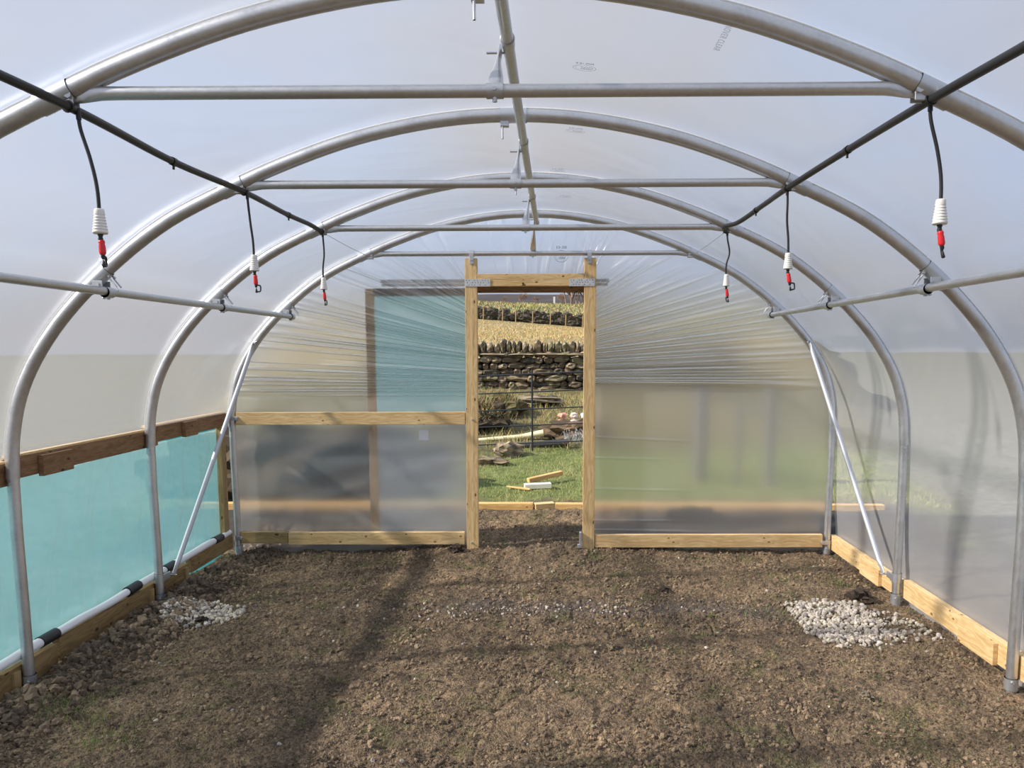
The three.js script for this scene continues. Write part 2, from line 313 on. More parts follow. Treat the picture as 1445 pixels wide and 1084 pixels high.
const hoopNames = ['galvanised hoop at the gable end holding the door frame', 'galvanised hoop standing at the far gravel patches, next to the gable hoop', 'galvanised hoop whose feet stand where the side boards show splice blocks, second from the gable', 'large galvanised hoop overhead carrying the longest-hanging black pipe tees', 'galvanised hoop over the spot where the photographer stands'];
hoopNames[1] = 'galvanised hoop next to the gable hoop, its feet beside the gravel patches';
hoopNames[2] = 'galvanised hoop two bays in from the gable, feet bare in the soil';
hoopNames[3] = 'galvanised hoop three bays in from the gable, cut by the top of view';
hoopNames[4] = 'galvanised hoop four bays in from the gable, overhead';
const HZ = [0, 1.33, 2.66, 3.99, 5.32];
HZ.forEach((z, k) => {
  const h = thing('tunnel_hoop', hoopNames[k], 'hoop', 'hoops of the tunnel frame', [0, 0, z]);
  mesh('arch_tube', archGeo, M.zinc, h);
  mesh('hot_spot_tape', tapeGeo, M.tape, h).userData.label = 'white foam tape on the outer side';
  for (const s of [-1, 1]) {
    const leg = mesh('ground_tube', legGeo(s), M.zinc, h);
    mesh('collar', sweep([V(2.486 * s, k === 2 && s > 0 ? 0.06 : 0.075, 0), V(2.487 * s, 0.0, 0)], 0.0325, 16, V(0, 0, 1)), M.zincPlain, leg);
    each('bolt', [boltHead(V(2.486 * s - s * 0.012, 0.045, 0.034), V(-s * 0.3, 0, 1), 0.009, 0.012), boltHead(V(2.498 * s, 1.06, 0.029), V(0, 0, 1), 0.006, 0.006)], M.zincPlain, leg);
    const cs = mesh('crossbar_bracket', s > 0 ? strapGeos.crossR : strapGeos.crossL, M.zincPlain, h);
    each('lug', s > 0 ? hoopParts.lugR : hoopParts.lugL, M.zincPlain, cs);
    each('bolt', [boltHead(V(1.352 * s, 2.485, 0.035), V(0, 0, 1)), boltHead(V(1.296 * s, 2.49, 0.024), V(0, 0, 1), 0.011)], M.zincPlain, cs);
    const pc = mesh('purlin_clamp', merged([s > 0 ? strapGeos.purR.clone() : strapGeos.purL.clone(), s > 0 ? hoopParts.clampR.clone() : hoopParts.clampL.clone()]), M.zincPlain, h);
    each('bolt', s > 0 ? hoopParts.boltsR : hoopParts.boltsL, M.zincPlain, pc);
  }
  const rc = mesh('ridge_clamp', strapGeos.ridge, M.zincPlain, h);
  mesh('lug', ridgeClampGeo[0], M.zincPlain, rc); mesh('bolt', ridgeClampGeo[1], M.zincPlain, rc);
});

/* ---------- crossbars, ridge pole, struts, purlins, braces ---------- */
const barLine = []; for (let i = 0; i <= 48; i++) barLine.push(V(lerp(-1.315, 1.315, i / 48), 2.5 - 0.005 * smooth(Math.abs(i / 24 - 1), 0.93, 1), 0));
const barGeo = sweep(barLine, (t) => { const e = Math.min(t, 1 - t) * 2.63, f = 1 - smooth(e, 0.05, 0.13); return [lerp(0.02, 0.0085, f), lerp(0.02, 0.027, f)]; }, 16, V(0, 1, 0));
const barBolt = [-1, 1].map((s) => boltHead(V(1.297 * s, 2.484, 0.013), V(0, 0, 1), 0.011, 0.012));
const barNames = ['horizontal steel crossbar of the gable hoop, above the door frame', 'horizontal steel crossbar one bay in, where both black pipes end', 'horizontal steel crossbar two bays in, second from the gable', 'horizontal steel crossbar three bays in, the one across the whole roof', 'horizontal steel crossbar four bays in, overhead'];
HZ.forEach((z, k) => {
  const b = thing('crossbar', barNames[k], 'crossbar', 'crossbars across the hoops', [0, 0, z]);
  mesh('tube', barGeo, M.zinc, b); each('bolt', barBolt, M.zincPlain, b);
});
{
  const r = thing('ridge_pole', 'galvanised ridge pole running along under the tops of the hoops', 'pole');
  const xz = (z) => lerp(0.052, 0.034, clamp(z / 4.1, 0, 1.3)), Y = 2.737;
  const cuts = [0.03, 1.08, 2.45, 3.72, 5.1, 6.6];
  for (let i = 0; i < cuts.length - 1; i++) {
    const a = V(xz(cuts[i]), Y, cuts[i]), b = V(xz(cuts[i + 1]), Y, cuts[i + 1]);
    const s = mesh('pole_section', sweep([a, a.clone().lerp(b, 0.04), a.clone().lerp(b, 0.045), b], (t, k) => (k < 2 ? [0.0235, 0.0235] : [0.0205, 0.0205]), 16, V(0, 1, 0)), M.zinc, r);
    mesh('joint_ring', new THREE.TorusGeometry(0.0225, 0.0028, 6, 18).translate(a.x, a.y, a.z + 0.055), M.zincPlain, s);
  }
}
const strutNames = ['flattened steel strut between the gable crossbar and the ridge pole end', 'flattened steel strut rising from the crossbar where the black pipes end', 'flattened steel strut rising from the crossbar two bays in', 'flattened steel strut rising from the crossbar that spans the whole roof'];
[0, 1.33, 2.66, 3.99].forEach((z, k) => {
  const s = thing('ridge_strut', strutNames[k], 'strut', 'struts under the ridge pole', [0, 0, z]);
  const dz = k ? -0.33 : 0.3, x0 = k ? 0.008 : 0.02, x1 = k ? [0, 0.022, 0.012, 0.004][k] : 0.045;
  const P = []; for (let i = 0; i <= 20; i++) P.push(V(lerp(x0, x1, i / 20), lerp(2.515, 2.742, i / 20), dz * i / 20));
  mesh('strut_tube', sweep(P, (t) => { const f = smooth(t, 0.05, 0.75); return [lerp(0.025, 0.0075, f), lerp(0.0065, 0.021, f)]; }, 16, V(0, 0, 1)), M.zinc, s);
  mesh('collar', sweep([V(x0 - 0.026, 2.5, 0), V(x0 + 0.026, 2.5, 0)], 0.0235, 16), M.zincPlain, s);
  each('bolt', [boltHead(V(x0, 2.474, 0.004), V(0, -1, 0), 0.008, 0.016), rod(V(x1 - 0.045, 2.725, dz * 0.93), V(x1 + 0.015, 2.725, dz * 0.93), 0.0045, 8), boltHead(V(x0, 2.5, 0.025), V(0, 0, 1), 0.006, 0.006)], M.zincPlain, s);
});
for (const s of [-1, 1]) {
  const p = thing('side_purlin', s < 0 ? 'steel side purlin high along the curtain side wall' : 'steel side purlin high along the plain film side wall', 'purlin');
  mesh('tube', sweep([V(1.978 * s, 1.996, 6.6), V(1.976 * s, 2.0, 3.3), V(1.975 * s, 1.995, -0.03)], 0.0205, 16), M.zinc, p);
  mesh('end_cap', merged([sweep([V(1.975 * s, 1.995, -0.028), V(1.975 * s, 1.995, -0.04)], 0.0215, 16)]), M.zincPlain, p);
}
for (const s of [-1, 1]) {
  const b = thing('diagonal_brace', s < 0 ? 'diagonal steel brace crossing in front of the teal curtain' : 'diagonal steel brace against the plain film wall', 'brace');
  const A = V(2.275 * s, 1.775, 0.05), B = V(2.455 * s, 0.17, 1.2), P = [];
  for (let i = 0; i <= 40; i++) P.push(A.clone().lerp(B, i / 40));
  mesh('tube', sweep(P, (t) => { const e = Math.min(t, 1 - t), f = 1 - smooth(e, 0.015, 0.05); return [lerp(0.0175, 0.024, f), lerp(0.0175, 0.006, f)]; }, 14, V(1, 0, 0)), M.zincDull, b);
  each('bolt', [rod(A.clone().add(V(-0.03 * s, 0.02, 0)), A.clone().add(V(0.03 * s, -0.01, -0.02)), 0.005, 8), boltHead(A.clone().add(V(-0.012 * s, 0, 0.012)), V(-s, 0, 0.6)), rod(B.clone().add(V(-0.03 * s, 0, 0.01)), B.clone().add(V(0.02 * s, 0, 0.0)), 0.005, 8)], M.zincPlain, b);
  mesh('end_clamp', merged([sweep([V(2.49 * s, 0.215, 1.33), V(2.49 * s, 0.15, 1.33)], 0.031, 14, V(0, 0, 1)), box([2.475 * s, 0.175, 1.265], [0.008, 0.045, 0.11])]), M.zincPlain, b);
}

/* ---------- irrigation lines and hanging sprinklers ---------- */
const pipeL = curve([V(-1.27, 2.45, 6.5), V(-1.3, 2.43, 5.0), V(-1.292, 2.452, 3.99), V(-1.314, 2.455, 3.3), V(-1.292, 2.468, 2.66), V(-1.322, 2.482, 1.95), V(-1.316, 2.488, 1.55), V(-1.302, 2.474, 1.36)], 120);
const pipeR = curve([V(1.36, 2.45, 6.5), V(1.37, 2.44, 5.0), V(1.335, 2.462, 3.99), V(1.345, 2.488, 3.3), V(1.297, 2.47, 2.66), V(1.335, 2.495, 2.1), V(1.30, 2.475, 1.62), V(1.262, 2.478, 1.47), V(1.297, 2.466, 1.35)], 120);
[[pipeL, 'black irrigation pipe along the crossbar ends over the curtain side'], [pipeR, 'black irrigation pipe along the crossbar ends over the plain film side']].forEach(([line, label], k) => {
  const p = thing('irrigation_pipe', label, 'pipe');
  mesh('hose', sweep(line, 0.0138, 12), M.blackPlastic, p);
  for (const z of [3.3, 1.95]) { let b = line[0]; for (const q of line) if (Math.abs(q.z - z) < Math.abs(b.z - z)) b = q; mesh('coupling', merged([sweep([b.clone().add(V(0, 0, 0.016)), b.clone().add(V(0, 0, -0.016))], 0.0165, 12), rod(b, b.clone().add(V(0, -0.03, 0)), 0.005, 8)]), M.blackPlastic, p); }
  for (const z of [3.99, 2.66, 1.36]) { let b = line[0]; for (const q of line) if (Math.abs(q.z - z) < Math.abs(b.z - z)) b = q; mesh('cable_tie', new THREE.TorusGeometry(0.0165, 0.003, 6, 16).translate(b.x, b.y, b.z + 0.02), M.blackPlastic, p); }
  const e = line[line.length - 1], s = k ? 1 : -1;
  mesh('support_wire', sweep(curve([e.clone(), V(1.32 * s, 2.475, 0.7), V(1.335 * s, 2.487, 0.04)], 12), 0.0018, 6), M.zincPlain, p).userData.label = 'thin wire running on to the gable hoop';
});
const weightGeo = (() => { const P = [[0.006, 0], [0.0125, 0], [0.0145, -0.004]]; for (let i = 0; i < 6; i++) { const y = -0.018 - i * 0.009, r = lerp(0.0152, 0.022, (i + 1) / 6); P.push([r, y], [r - 0.0018, y - 0.0018], [r - 0.0014, y - 0.005], [r + 0.0006, y - 0.0065]); } P.push([0.022, -0.073], [0.0205, -0.077], [0.005, -0.077]); return lathe(P, 20); })();
const valveGeo = lathe([[0.004, 0], [0.0085, -0.002], [0.01, -0.008], [0.0085, -0.014], [0.01, -0.02], [0.0105, -0.04], [0.008, -0.046], [0.004, -0.048]], 14);
const adapterGeo = lathe([[0.0075, 0], [0.0085, -0.006], [0.006, -0.012], [0.0078, -0.02], [0.006, -0.026]], 10);
const nozzleGeo = merged([sweep(curve([V(0.002, 0, 0), V(0.008, -0.006, 0), V(0.02, -0.01, 0), V(0.021, -0.026, 0), V(0.018, -0.036, 0), V(0.002, -0.038, 0)], 18), () => [0.0035, 0.0042], 8, V(0, 0, 1)), lathe([[0.006, 0], [0.0065, -0.012], [0.003, -0.018]], 10), lathe([[0.0022, -0.02], [0.0045, -0.03], [0.006, -0.04], [0.002, -0.043]], 10)]);
// [top x, top y, z, hose sway to weight x, mid sway, weight top y, nozzle turn, label]
const sprinklers = [
  [-1.282, 2.452, 3.99, -1.234, -1.252, 2.152, 1.75, 'hanging sprinkler by the curtain side on the crossbar spanning the whole roof'],
  [-1.279, 2.465, 2.66, -1.257, -1.268, 2.171, 0, 'hanging sprinkler by the curtain side on the crossbar two bays in'],
  [-1.306, 2.476, 1.34, -1.308, -1.300, 2.186, 1.3, 'hanging sprinkler at the end of the black pipe on the curtain side'],
  [1.340, 2.462, 3.99, 1.385, 1.368, 2.168, 1.2, 'hanging sprinkler by the plain film side on the crossbar spanning the whole roof'],
  [1.300, 2.470, 2.66, 1.313, 1.303, 2.169, 0, 'hanging sprinkler by the plain film side on the crossbar two bays in'],
  [1.308, 2.470, 1.34, 1.308, 1.325, 2.196, 1.9, 'hanging sprinkler at the end of the black pipe on the plain film side'],
];
for (const [x, y, z, wx, mx, wy, turn, label] of sprinklers) {
  const s = thing('hanging_sprinkler', label, 'sprinkler', 'sprinklers hanging from the irrigation pipes', [wx, wy, z]);
  mesh('dropper_hose', sweep(curve([V(x - wx, y - wy, 0), V(x - wx + 0.003, y - wy - 0.05, 0), V(mx - wx, (y - wy) * 0.5, 0), V(-0.002, 0.06, 0), V(0, -0.08, 0)], 30), 0.0056, 10, V(0, 0, 1)), M.blackPlastic, s);
  mesh('barb', sweep([V(x - wx, y - wy + 0.004, 0), V(x - wx + 0.001, y - wy - 0.03, 0)], 0.0075, 10, V(0, 0, 1)), M.blackPlastic, s);
  mesh('weight', weightGeo, M.whitePlastic, s).userData.label = 'white ribbed cone weight';
  const lean = wx > 0 ? 0.16 : 0.05;
  const a = mesh('adapter', adapterGeo, M.blackPlastic, s); a.position.y = -0.074;
  const v = mesh('valve', valveGeo, M.redPlastic, s); v.position.set(0.002, -0.095, 0); v.rotation.z = lean; v.userData.label = 'red anti-drip valve';
  const nz = mesh('nozzle', nozzleGeo, M.blackPlastic, v); nz.position.set(0, -0.043, 0); nz.rotation.y = turn;
}

/* ---------- cover film over the hoops ---------- */
{
  // section from the curtain rail over the top to below the plain-side board
  const sec = [V(-2.588, 1.1, 0), V(-2.585, 1.15, 0)].concat(offsetLine(archLine, 0.036).filter((p) => p.y > 1.2));
  const right = [V(2.54, 0.95, 0), V(2.545, 0.6, 0), V(2.56, 0.3, 0), V(2.572, 0.17, 0), V(2.572, -0.12, 0)];
  const line = curve([...sec, ...right], 170), z0 = -0.04, z1 = 6.62, nz = 150, pos = [], uv = [], idx = [];
  for (let j = 0; j <= nz; j++) {
    const z = lerp(z0, z1, j / nz), bay = Math.abs(((z / 1.33) % 1 + 1) % 1 - 0.5) * 2, sag = 1 - bay * bay;
    line.forEach((p, i) => {
      const t = line[Math.min(i + 1, line.length - 1)].clone().sub(line[Math.max(i - 1, 0)]).normalize(), n = V(-t.y, t.x, 0);
      const w = smooth(p.y, 0.2, 0.6) * (p.x < 0 ? smooth(p.y, 1.15, 1.5) : 1);
      const d = -0.016 * sag * w + 0.0016 * w * noise2(i * 0.07, z * 2.2) + 0.0014 * w * noise2(i * 0.2 + z * 5, z * 1.5 + 30) * sag;
      pos.push(p.x + n.x * d, p.y + n.y * d, z); uv.push(i / 170 * 8, z);
    });
  }
  const W = line.length;
  for (let j = 0; j < nz; j++) for (let i = 0; i < W - 1; i++) { const a = j * W + i; idx.push(a, a + 1, a + W, a + 1, a + W + 1, a + W); }
  const g = new THREE.BufferGeometry();
  g.setAttribute('position', new THREE.Float32BufferAttribute(pos, 3)); g.setAttribute('uv', new THREE.Float32BufferAttribute(uv, 2)); g.setIndex(idx); g.computeVertexNormals();
  const cover = tag(mesh('ceiling', g, M.film), 'clear polythene cover stretched over the hoops as roof and side walls', 'polythene', null, 'structure');
  // faint maker's print on the film
  const inkTexture = (w, h, draw) => { const c = document.createElement('canvas'); c.width = w; c.height = h; const x = c.getContext('2d'); x.fillStyle = '#000'; x.fillRect(0, 0, w, h); x.fillStyle = x.strokeStyle = '#fff'; draw(x); const t = new THREE.CanvasTexture(c); t.colorSpace = THREE.NoColorSpace; t.magFilter = THREE.LinearFilter; return t; };
  const stamp = inkTexture(256, 192, (x) => {
    x.font = 'bold 40px sans-serif'; x.textAlign = 'center'; x.fillText('B B+ 2048', 134, 44);
    x.lineWidth = 5; x.beginPath(); x.ellipse(128, 122, 116, 60, 0, 0, 7); x.stroke(); x.lineWidth = 3; x.beginPath(); x.arc(70, 120, 34, 0.7, 5.6); x.stroke();
    for (let k = 0; k < 9; k++) { x.fillRect(96 + k * 14, 92 + (k % 3) * 6, 7, 24 - (k % 2) * 8); x.fillRect(90 + k * 13, 128 + (k % 2) * 5, 8, 20); }
  });
  const word = inkTexture(512, 64, (x) => { x.font = 'bold 54px sans-serif'; x.textAlign = 'center'; x.fillText('NOVER CLEAR', 256, 52); });
  const ink = (t, o) => new THREE.MeshStandardMaterial({ color: new THREE.Color().setRGB(0.05, 0.06, 0.07), alphaMap: t, transparent: true, opacity: o, roughness: 0.9, side: THREE.DoubleSide });
  const stampMat = ink(stamp, 0.62), wordMat = ink(word, 0.4);
  const put = (name, mat, w, h, x, z, spin, drop = 0.012) => {
    const a = onArch(x), q = new THREE.Mesh(new THREE.PlaneGeometry(w, h), mat); q.name = name; const P = a.p.clone().addScaledVector(a.n, 0.036 - 0.021 - drop * 0.1);
    q.position.set(x, P.y, z); q.up.set(0, 0, -1); q.lookAt(V(x, P.y, z).sub(a.n)); q.rotateZ(spin); cover.add(q); return q;
  };
  put('printed_stamp', stampMat, 0.10, 0.10, 0.31, 3.3, 3.18); put('printed_stamp', stampMat, 0.10, 0.10, 0.30, 2.42, 3.18); put('printed_stamp', stampMat, 0.10, 0.10, 0.275, 0.7, 3.18); put('printed_stamp', stampMat, 0.10, 0.10, 0.215, 1.5, 3.18);
  put('printed_word', wordMat, 0.30, 0.036, 0.745, 3.79, 1.57);
  M.stamp = stampMat;
}

/* ---------- gable end: film, timber, door ---------- */
const endWall = new THREE.Group(); endWall.name = numbered('wall_end'); scene.add(endWall); tag(endWall, 'gable end of clear polythene with pleats fanning from the door posts', 'polythene', null, 'structure');
// a sheet spanned between an inner and an outer polyline, pleats running from one to the other; built as a closed thin film
function pleatedSheet(inner, outer, nt, ns, pleats, thick = 0.0012) {
  const at = (line, t) => { for (let i = 1; i < line.length; i++) if (t <= line[i][0] || i === line.length - 1) { const a = line[i - 1], b = line[i], f = clamp((t - a[0]) / (b[0] - a[0]), 0, 1); return [lerp(a[1], b[1], f), lerp(a[2], b[2], f)]; } };
  const P = [], uv = [];
  for (let i = 0; i <= nt; i++) {
    const t = i / nt, A = at(inner, t), B = at(outer, t);
    for (let j = 0; j <= ns; j++) {
      const s = j / ns; let d = 0;
      for (const p of pleats) { const u = (t - p.t - p.bend * s * s) / (p.w * (0.55 + 0.8 * s)); if (Math.abs(u) < 3) d += p.a * Math.exp(-u * u) * smooth(s, p.s0 - 0.12, p.s0 + 0.05) * (1 - smooth(s, p.s1 - 0.3, p.s1)); }
      const edge = smooth(s, 0, 0.03) * (1 - smooth(s, 0.96, 1));
      d += 0.004 * noise2(t * 6, s * 3) * edge;
      P.push([lerp(A[0], B[0], s), lerp(A[1], B[1], s), -0.066 + 0.03 * Math.tanh(d / 0.03) * lerp(0.25, 1, edge)]); uv.push(t * 3, s * 3);
    }
  }
  const pos = [], idx = [], W = ns + 1, N = P.length;
  for (const o of [0, -thick]) for (const p of P) pos.push(p[0], p[1], p[2] + o);
  for (let i = 0; i < nt; i++) for (let j = 0; j < ns; j++) { const a = i * W + j; idx.push(a, a + W, a + 1, a + 1, a + W, a + W + 1); idx.push(N + a, N + a + 1, N + a + W, N + a + 1, N + a + W + 1, N + a + W); }
  const rim = []; for (let j = 0; j < ns; j++) rim.push([j, j + 1]); for (let i = 0; i < nt; i++) rim.push([i * W + ns, (i + 1) * W + ns]); for (let j = ns; j > 0; j--) rim.push([nt * W + j, nt * W + j - 1]); for (let i = nt; i > 0; i--) rim.push([i * W, (i - 1) * W]);
  for (const [a, b] of rim) idx.push(a, b, N + a, b, N + b, N + a);
  const g = new THREE.BufferGeometry();
  g.setAttribute('position', new THREE.Float32BufferAttribute(pos, 3)); g.setAttribute('uv', new THREE.Float32BufferAttribute([...uv, ...uv], 2)); g.setIndex(idx);
  // outward orientation: front faces +z
  g.computeVertexNormals(); if (g.attributes.normal.getZ(Math.floor(N / 2)) < 0) { for (let i = 0; i < idx.length; i += 3) { const q = idx[i + 1]; idx[i + 1] = idx[i + 2]; idx[i + 2] = q; } g.setIndex(idx); g.computeVertexNormals(); }
  return g;
}
function pleatSet(n, t0, t1, dens) {
  const L = [];
  for (let k = 0; k < n; k++) { const t = lerp(t0, t1, Math.pow(rnd(), dens)); L.push({ t, w: rr(0.0018, 0.0052), a: rr(0.012, 0.034) * (rnd() < 0.72 ? 1 : -0.7), bend: rr(-0.006, 0.006), s0: rnd() < 0.8 ? -0.2 : rr(0, 0.3), s1: rr(0.6, 1.4) }); }
  return L;
}
const arc = offsetLine(archLine, 0.02).filter((p) => p.x >= 0).map((p) => [p.x, p.y]);   // apex to shoulder
function arcAt(f) { const i = f * (arc.length - 1), a = Math.floor(i), b = Math.min(a + 1, arc.length - 1); return [lerp(arc[a][0], arc[b][0], i - a), lerp(arc[a][1], arc[b][1], i - a)]; }
{
  // t runs from the foot up the hoop to the apex; anchors tie heights on the post to heights on the hoop
  const fY = (y) => { let b = 0; for (let i = 0; i < arc.length; i++) if (Math.abs(arc[i][1] - y) < Math.abs(arc[b][1] - y)) b = i; return b / (arc.length - 1); }, fX = (x) => { let b = 0; for (let i = 0; i < arc.length; i++) if (arc[i][1] > 2.3 && Math.abs(arc[i][0] - x) < Math.abs(arc[b][0] - x)) b = i; return b / (arc.length - 1); };
  const outerOf = (s, list) => { const L = []; for (let k = 1; k < list.length; k++) for (let j = 0; j < 12; j++) { const f = lerp(list[k - 1][1], list[k][1], j / 12), [x, y] = arcAt(f); L.push([lerp(list[k - 1][0], list[k][0], j / 12), s * x, y]); } const [x, y] = arcAt(0); L.push([1, 0, y]); return L; };
  const outerR = [[0, 2.52, -0.06], [0.27, 2.52, 1.05], ...outerOf(1, [[0.28, fY(1.12)], [0.36, fY(1.41)], [0.5, fY(1.85)], [0.6, fY(2.05)], [0.75, fY(2.42)], [0.86, fX(0.75)], [0.9, fX(0.5)], [1, 0]])];
  const innerR = [[0, 0.5, -0.06], [0.28, 0.5, 1.2], [0.36, 0.5, 1.44], [0.5, 0.5, 1.68], [0.6, 0.5, 1.77], [0.75, 0.5, 2.0], [0.86, 0.5, 2.29], [0.9, 0.42, 2.32], [1, 0, 2.32]];
  const pl = [...pleatSet(60, 0.33, 0.66, 0.9), ...pleatSet(34, 0.6, 1, 1)];
  for (let k = 0; k < 7; k++) pl.push({ t: rr(0.02, 0.3), w: 0.003, a: 0.004, bend: rr(-0.02, 0.02), s0: -0.2, s1: rr(0.3, 0.6) });
  mesh('film_panel', pleatedSheet(innerR, outerR, 1100, 56, pl), M.endFilm, endWall).userData.label = 'pleated film beside the doorway, full height';
  // curtain side above the mid rail
  const outerL = [[0, -2.515, 1.16], ...outerOf(-1, [[0.001, fY(1.17)], [0.12, fY(1.41)], [0.35, fY(1.85)], [0.48, fY(2.05)], [0.68, fY(2.42)], [0.84, fX(0.75)], [0.88, fX(0.5)], [1, 0]])];
  const innerL = [[0, -0.52, 1.16], [0.12, -0.52, 1.4], [0.35, -0.52, 1.64], [0.48, -0.52, 1.74], [0.68, -0.52, 2.0], [0.84, -0.52, 2.29], [0.88, -0.42, 2.32], [1, 0, 2.32]];
  const plL = [...pleatSet(52, 0.08, 0.56, 1), ...pleatSet(28, 0.5, 1, 1)];
  mesh('film_panel', pleatedSheet(innerL, outerL, 1000, 56, plL), M.endFilm, endWall).userData.label = 'pleated film above the mid rail';
  // curtain side below the mid rail
  mesh('film_panel', pleatedSheet([[0, -0.52, -0.06], [1, -0.52, 1.16]], [[0, -2.52, -0.06], [1, -2.52, 1.16]], 60, 60, [{ t: 0.27, w: 0.004, a: 0.002, bend: 0, s0: -0.2, s1: 1.2 }, { t: 0.93, w: 0.012, a: 0.004, bend: -0.1, s0: -0.2, s1: 0.3 }]), M.endFilm, endWall).userData.label = 'smooth film below the mid rail';
}
{ const q = new THREE.Mesh(new THREE.PlaneGeometry(0.12, 0.15), M.stamp); q.name = 'printed_stamp'; q.position.set(0.253, 2.5, -0.03); endWall.add(q); }
const boltRound = (p, dir, r = 0.009) => merged([boltHead(p, dir, r, 0.006), boltHead(p.clone().addScaledVector(dir, 0.006), dir, r * 0.6, 0.01)]);
function doorPost(s, label) {
  const x = s < 0 ? -0.498 : 0.477, lean = s < 0 ? 0.006 : 0.005;
  const p = thing('door_post', label, 'post');
  const g = timber([0, 1.2, 0], [0.097, 2.52, 0.064], 1); const sh = new THREE.Matrix4().makeShear(0, 0, lean, 0, 0, 0); g.applyMatrix4(sh); g.translate(x - lean * 0, 0, 0.0);
  const m = mesh('timber', g, M.pine, p);
  each('bolt', (s < 0 ? [boltRound(V(x + 0.012, 1.14, 0.034), V(0, 0, 1)), boltRound(V(x - 0.005, 0.1, 0.034), V(0, 0, 1))] : [boltRound(V(x, 0.125, 0.034), V(0, 0, 1))]), M.zincPlain, p);
  const xt = x + lean * 2.45;
  const c = mesh('crossbar_clip', merged([box([xt - 0.006 * s, 2.455, 0.036], [0.034, 0.085, 0.005]), sweep([V(xt - 0.006 * s - 0.018, 2.5, 0), V(xt - 0.006 * s + 0.018, 2.5, 0)], 0.026, 14)]), M.zincPlain, p);
  mesh('bolt', boltRound(V(xt - 0.006 * s, 2.445, 0.041), V(0, 0, 1), 0.01), M.zincPlain, c);
}
doorPost(-1, 'pale pine door post between the doorway and the teal door');
doorPost(1, 'pale pine door post with a metal guide at its foot');
{
  const l = thing('door_lintel', 'pine lintel across the top of the doorway', 'beam');
  mesh('timber', timber([-0.005, 2.284, 0.0], [0.885, 0.1, 0.062], 0), M.pine, l);
  each('nail', [boltHead(V(-0.06, 2.255, 0.032), V(0, 0, 1), 0.008, 0.004), boltHead(V(-0.06, 2.285, 0.032), V(0, 0, 1), 0.003, 0.003)], M.blackPlastic, l);
  // perforated joint plates
  const shape = new THREE.Shape(); shape.moveTo(-0.105, -0.03); shape.lineTo(0.105, -0.03); shape.lineTo(0.105, 0.03); shape.lineTo(-0.105, 0.03); shape.closePath();
  for (let i = 0; i < 9; i++) for (let j = 0; j < 3; j++) { const h = new THREE.Path(); h.absellipse(-0.088 + i * 0.022 + (j % 2) * 0.006, -0.018 + j * 0.018, 0.0052, 0.0052, 0, Math.PI * 2, true); shape.holes.push(h); }
  const plate = new THREE.ExtrudeGeometry(shape, { depth: 0.0025, bevelEnabled: false, curveSegments: 3 });
  for (const [s, x] of [[-1, -0.432], [1, 0.42]]) {
    const p = thing('joint_plate', s < 0 ? 'perforated galvanised plate joining the lintel to the post beside the teal door' : 'perforated galvanised plate joining the lintel to the post with the foot guide', 'plate', 'joint plates on the lintel', [x, 2.262, 0.034]);
    mesh('plate', plate, M.zincBright, p);
    const nails = []; for (const [i, j] of [[0, 0], [2, 2], [4, 0], [5, 2], [7, 1], [8, 0], [1, 1], [6, 0]]) nails.push(boltHead(V(-0.088 + i * 0.022 + (j % 2) * 0.006, -0.018 + j * 0.018, 0.003), V(0, 0, 1), 0.0065, 0.004));
    each('nail', nails, M.zincBright, p);
  }
}
tag(mesh('mid_rail', timber([-1.503, 1.152, 0.002], [1.91, 0.104, 0.05], 0), M.pine), 'pine mid rail between the corner hoop leg and the door post', 'rail');
{
  tag(mesh('base_rail', timber([-1.31, 0.136, 0.002], [1.49, 0.104, 0.05], 0), M.pine), 'pale pine base board under the teal door side of the gable', 'board');
  tag(mesh('base_rail', timber([-2.26, 0.142, 0.0], [0.4, 0.096, 0.046], 0), M.greenPine), 'short greenish base board beside the curtain corner leg', 'board');
  tag(mesh('base_rail', timber([1.487, 0.11, 0.002], [1.91, 0.108, 0.05], 0), M.pine), 'pine base board of the gable under the tall pleated film', 'board');
  for (const [x, y] of [[-2.45, 1.155], [-2.455, 0.14], [2.435, 0.095]]) {
    const b = thing('corner_bolt', y > 1 ? 'round bolt and clip fixing the mid rail to the corner leg' : x < 0 ? 'round bolt and clip fixing the greenish base board' : 'wing bolt and clip at the foot of the gable hoop beside the plain film wall', 'bolt');
    mesh('head', boltRound(V(x, y, 0.033), V(0, 0, 1), 0.015), M.zincPlain, b);
    mesh('clip', merged([sweep([V(Math.sign(x) * 2.492, y + 0.02, 0), V(Math.sign(x) * 2.49, y - 0.02, 0)], 0.031, 14, V(0, 0, 1)), box([(x + Math.sign(x) * 2.49) / 2, y, 0.03], [0.06, 0.034, 0.005])]), M.zincPlain, b);
  }
}
{
  const h = thing('foot_guide', 'small pale metal guide bracket at the foot of the door post', 'bracket');
  mesh('plate', box([0.41, 0.125, 0.03], [0.02, 0.13, 0.05]), M.zincPlain, h); mesh('flange', box([0.402, 0.075, 0.045], [0.035, 0.03, 0.03]), M.zincPlain, h);
}
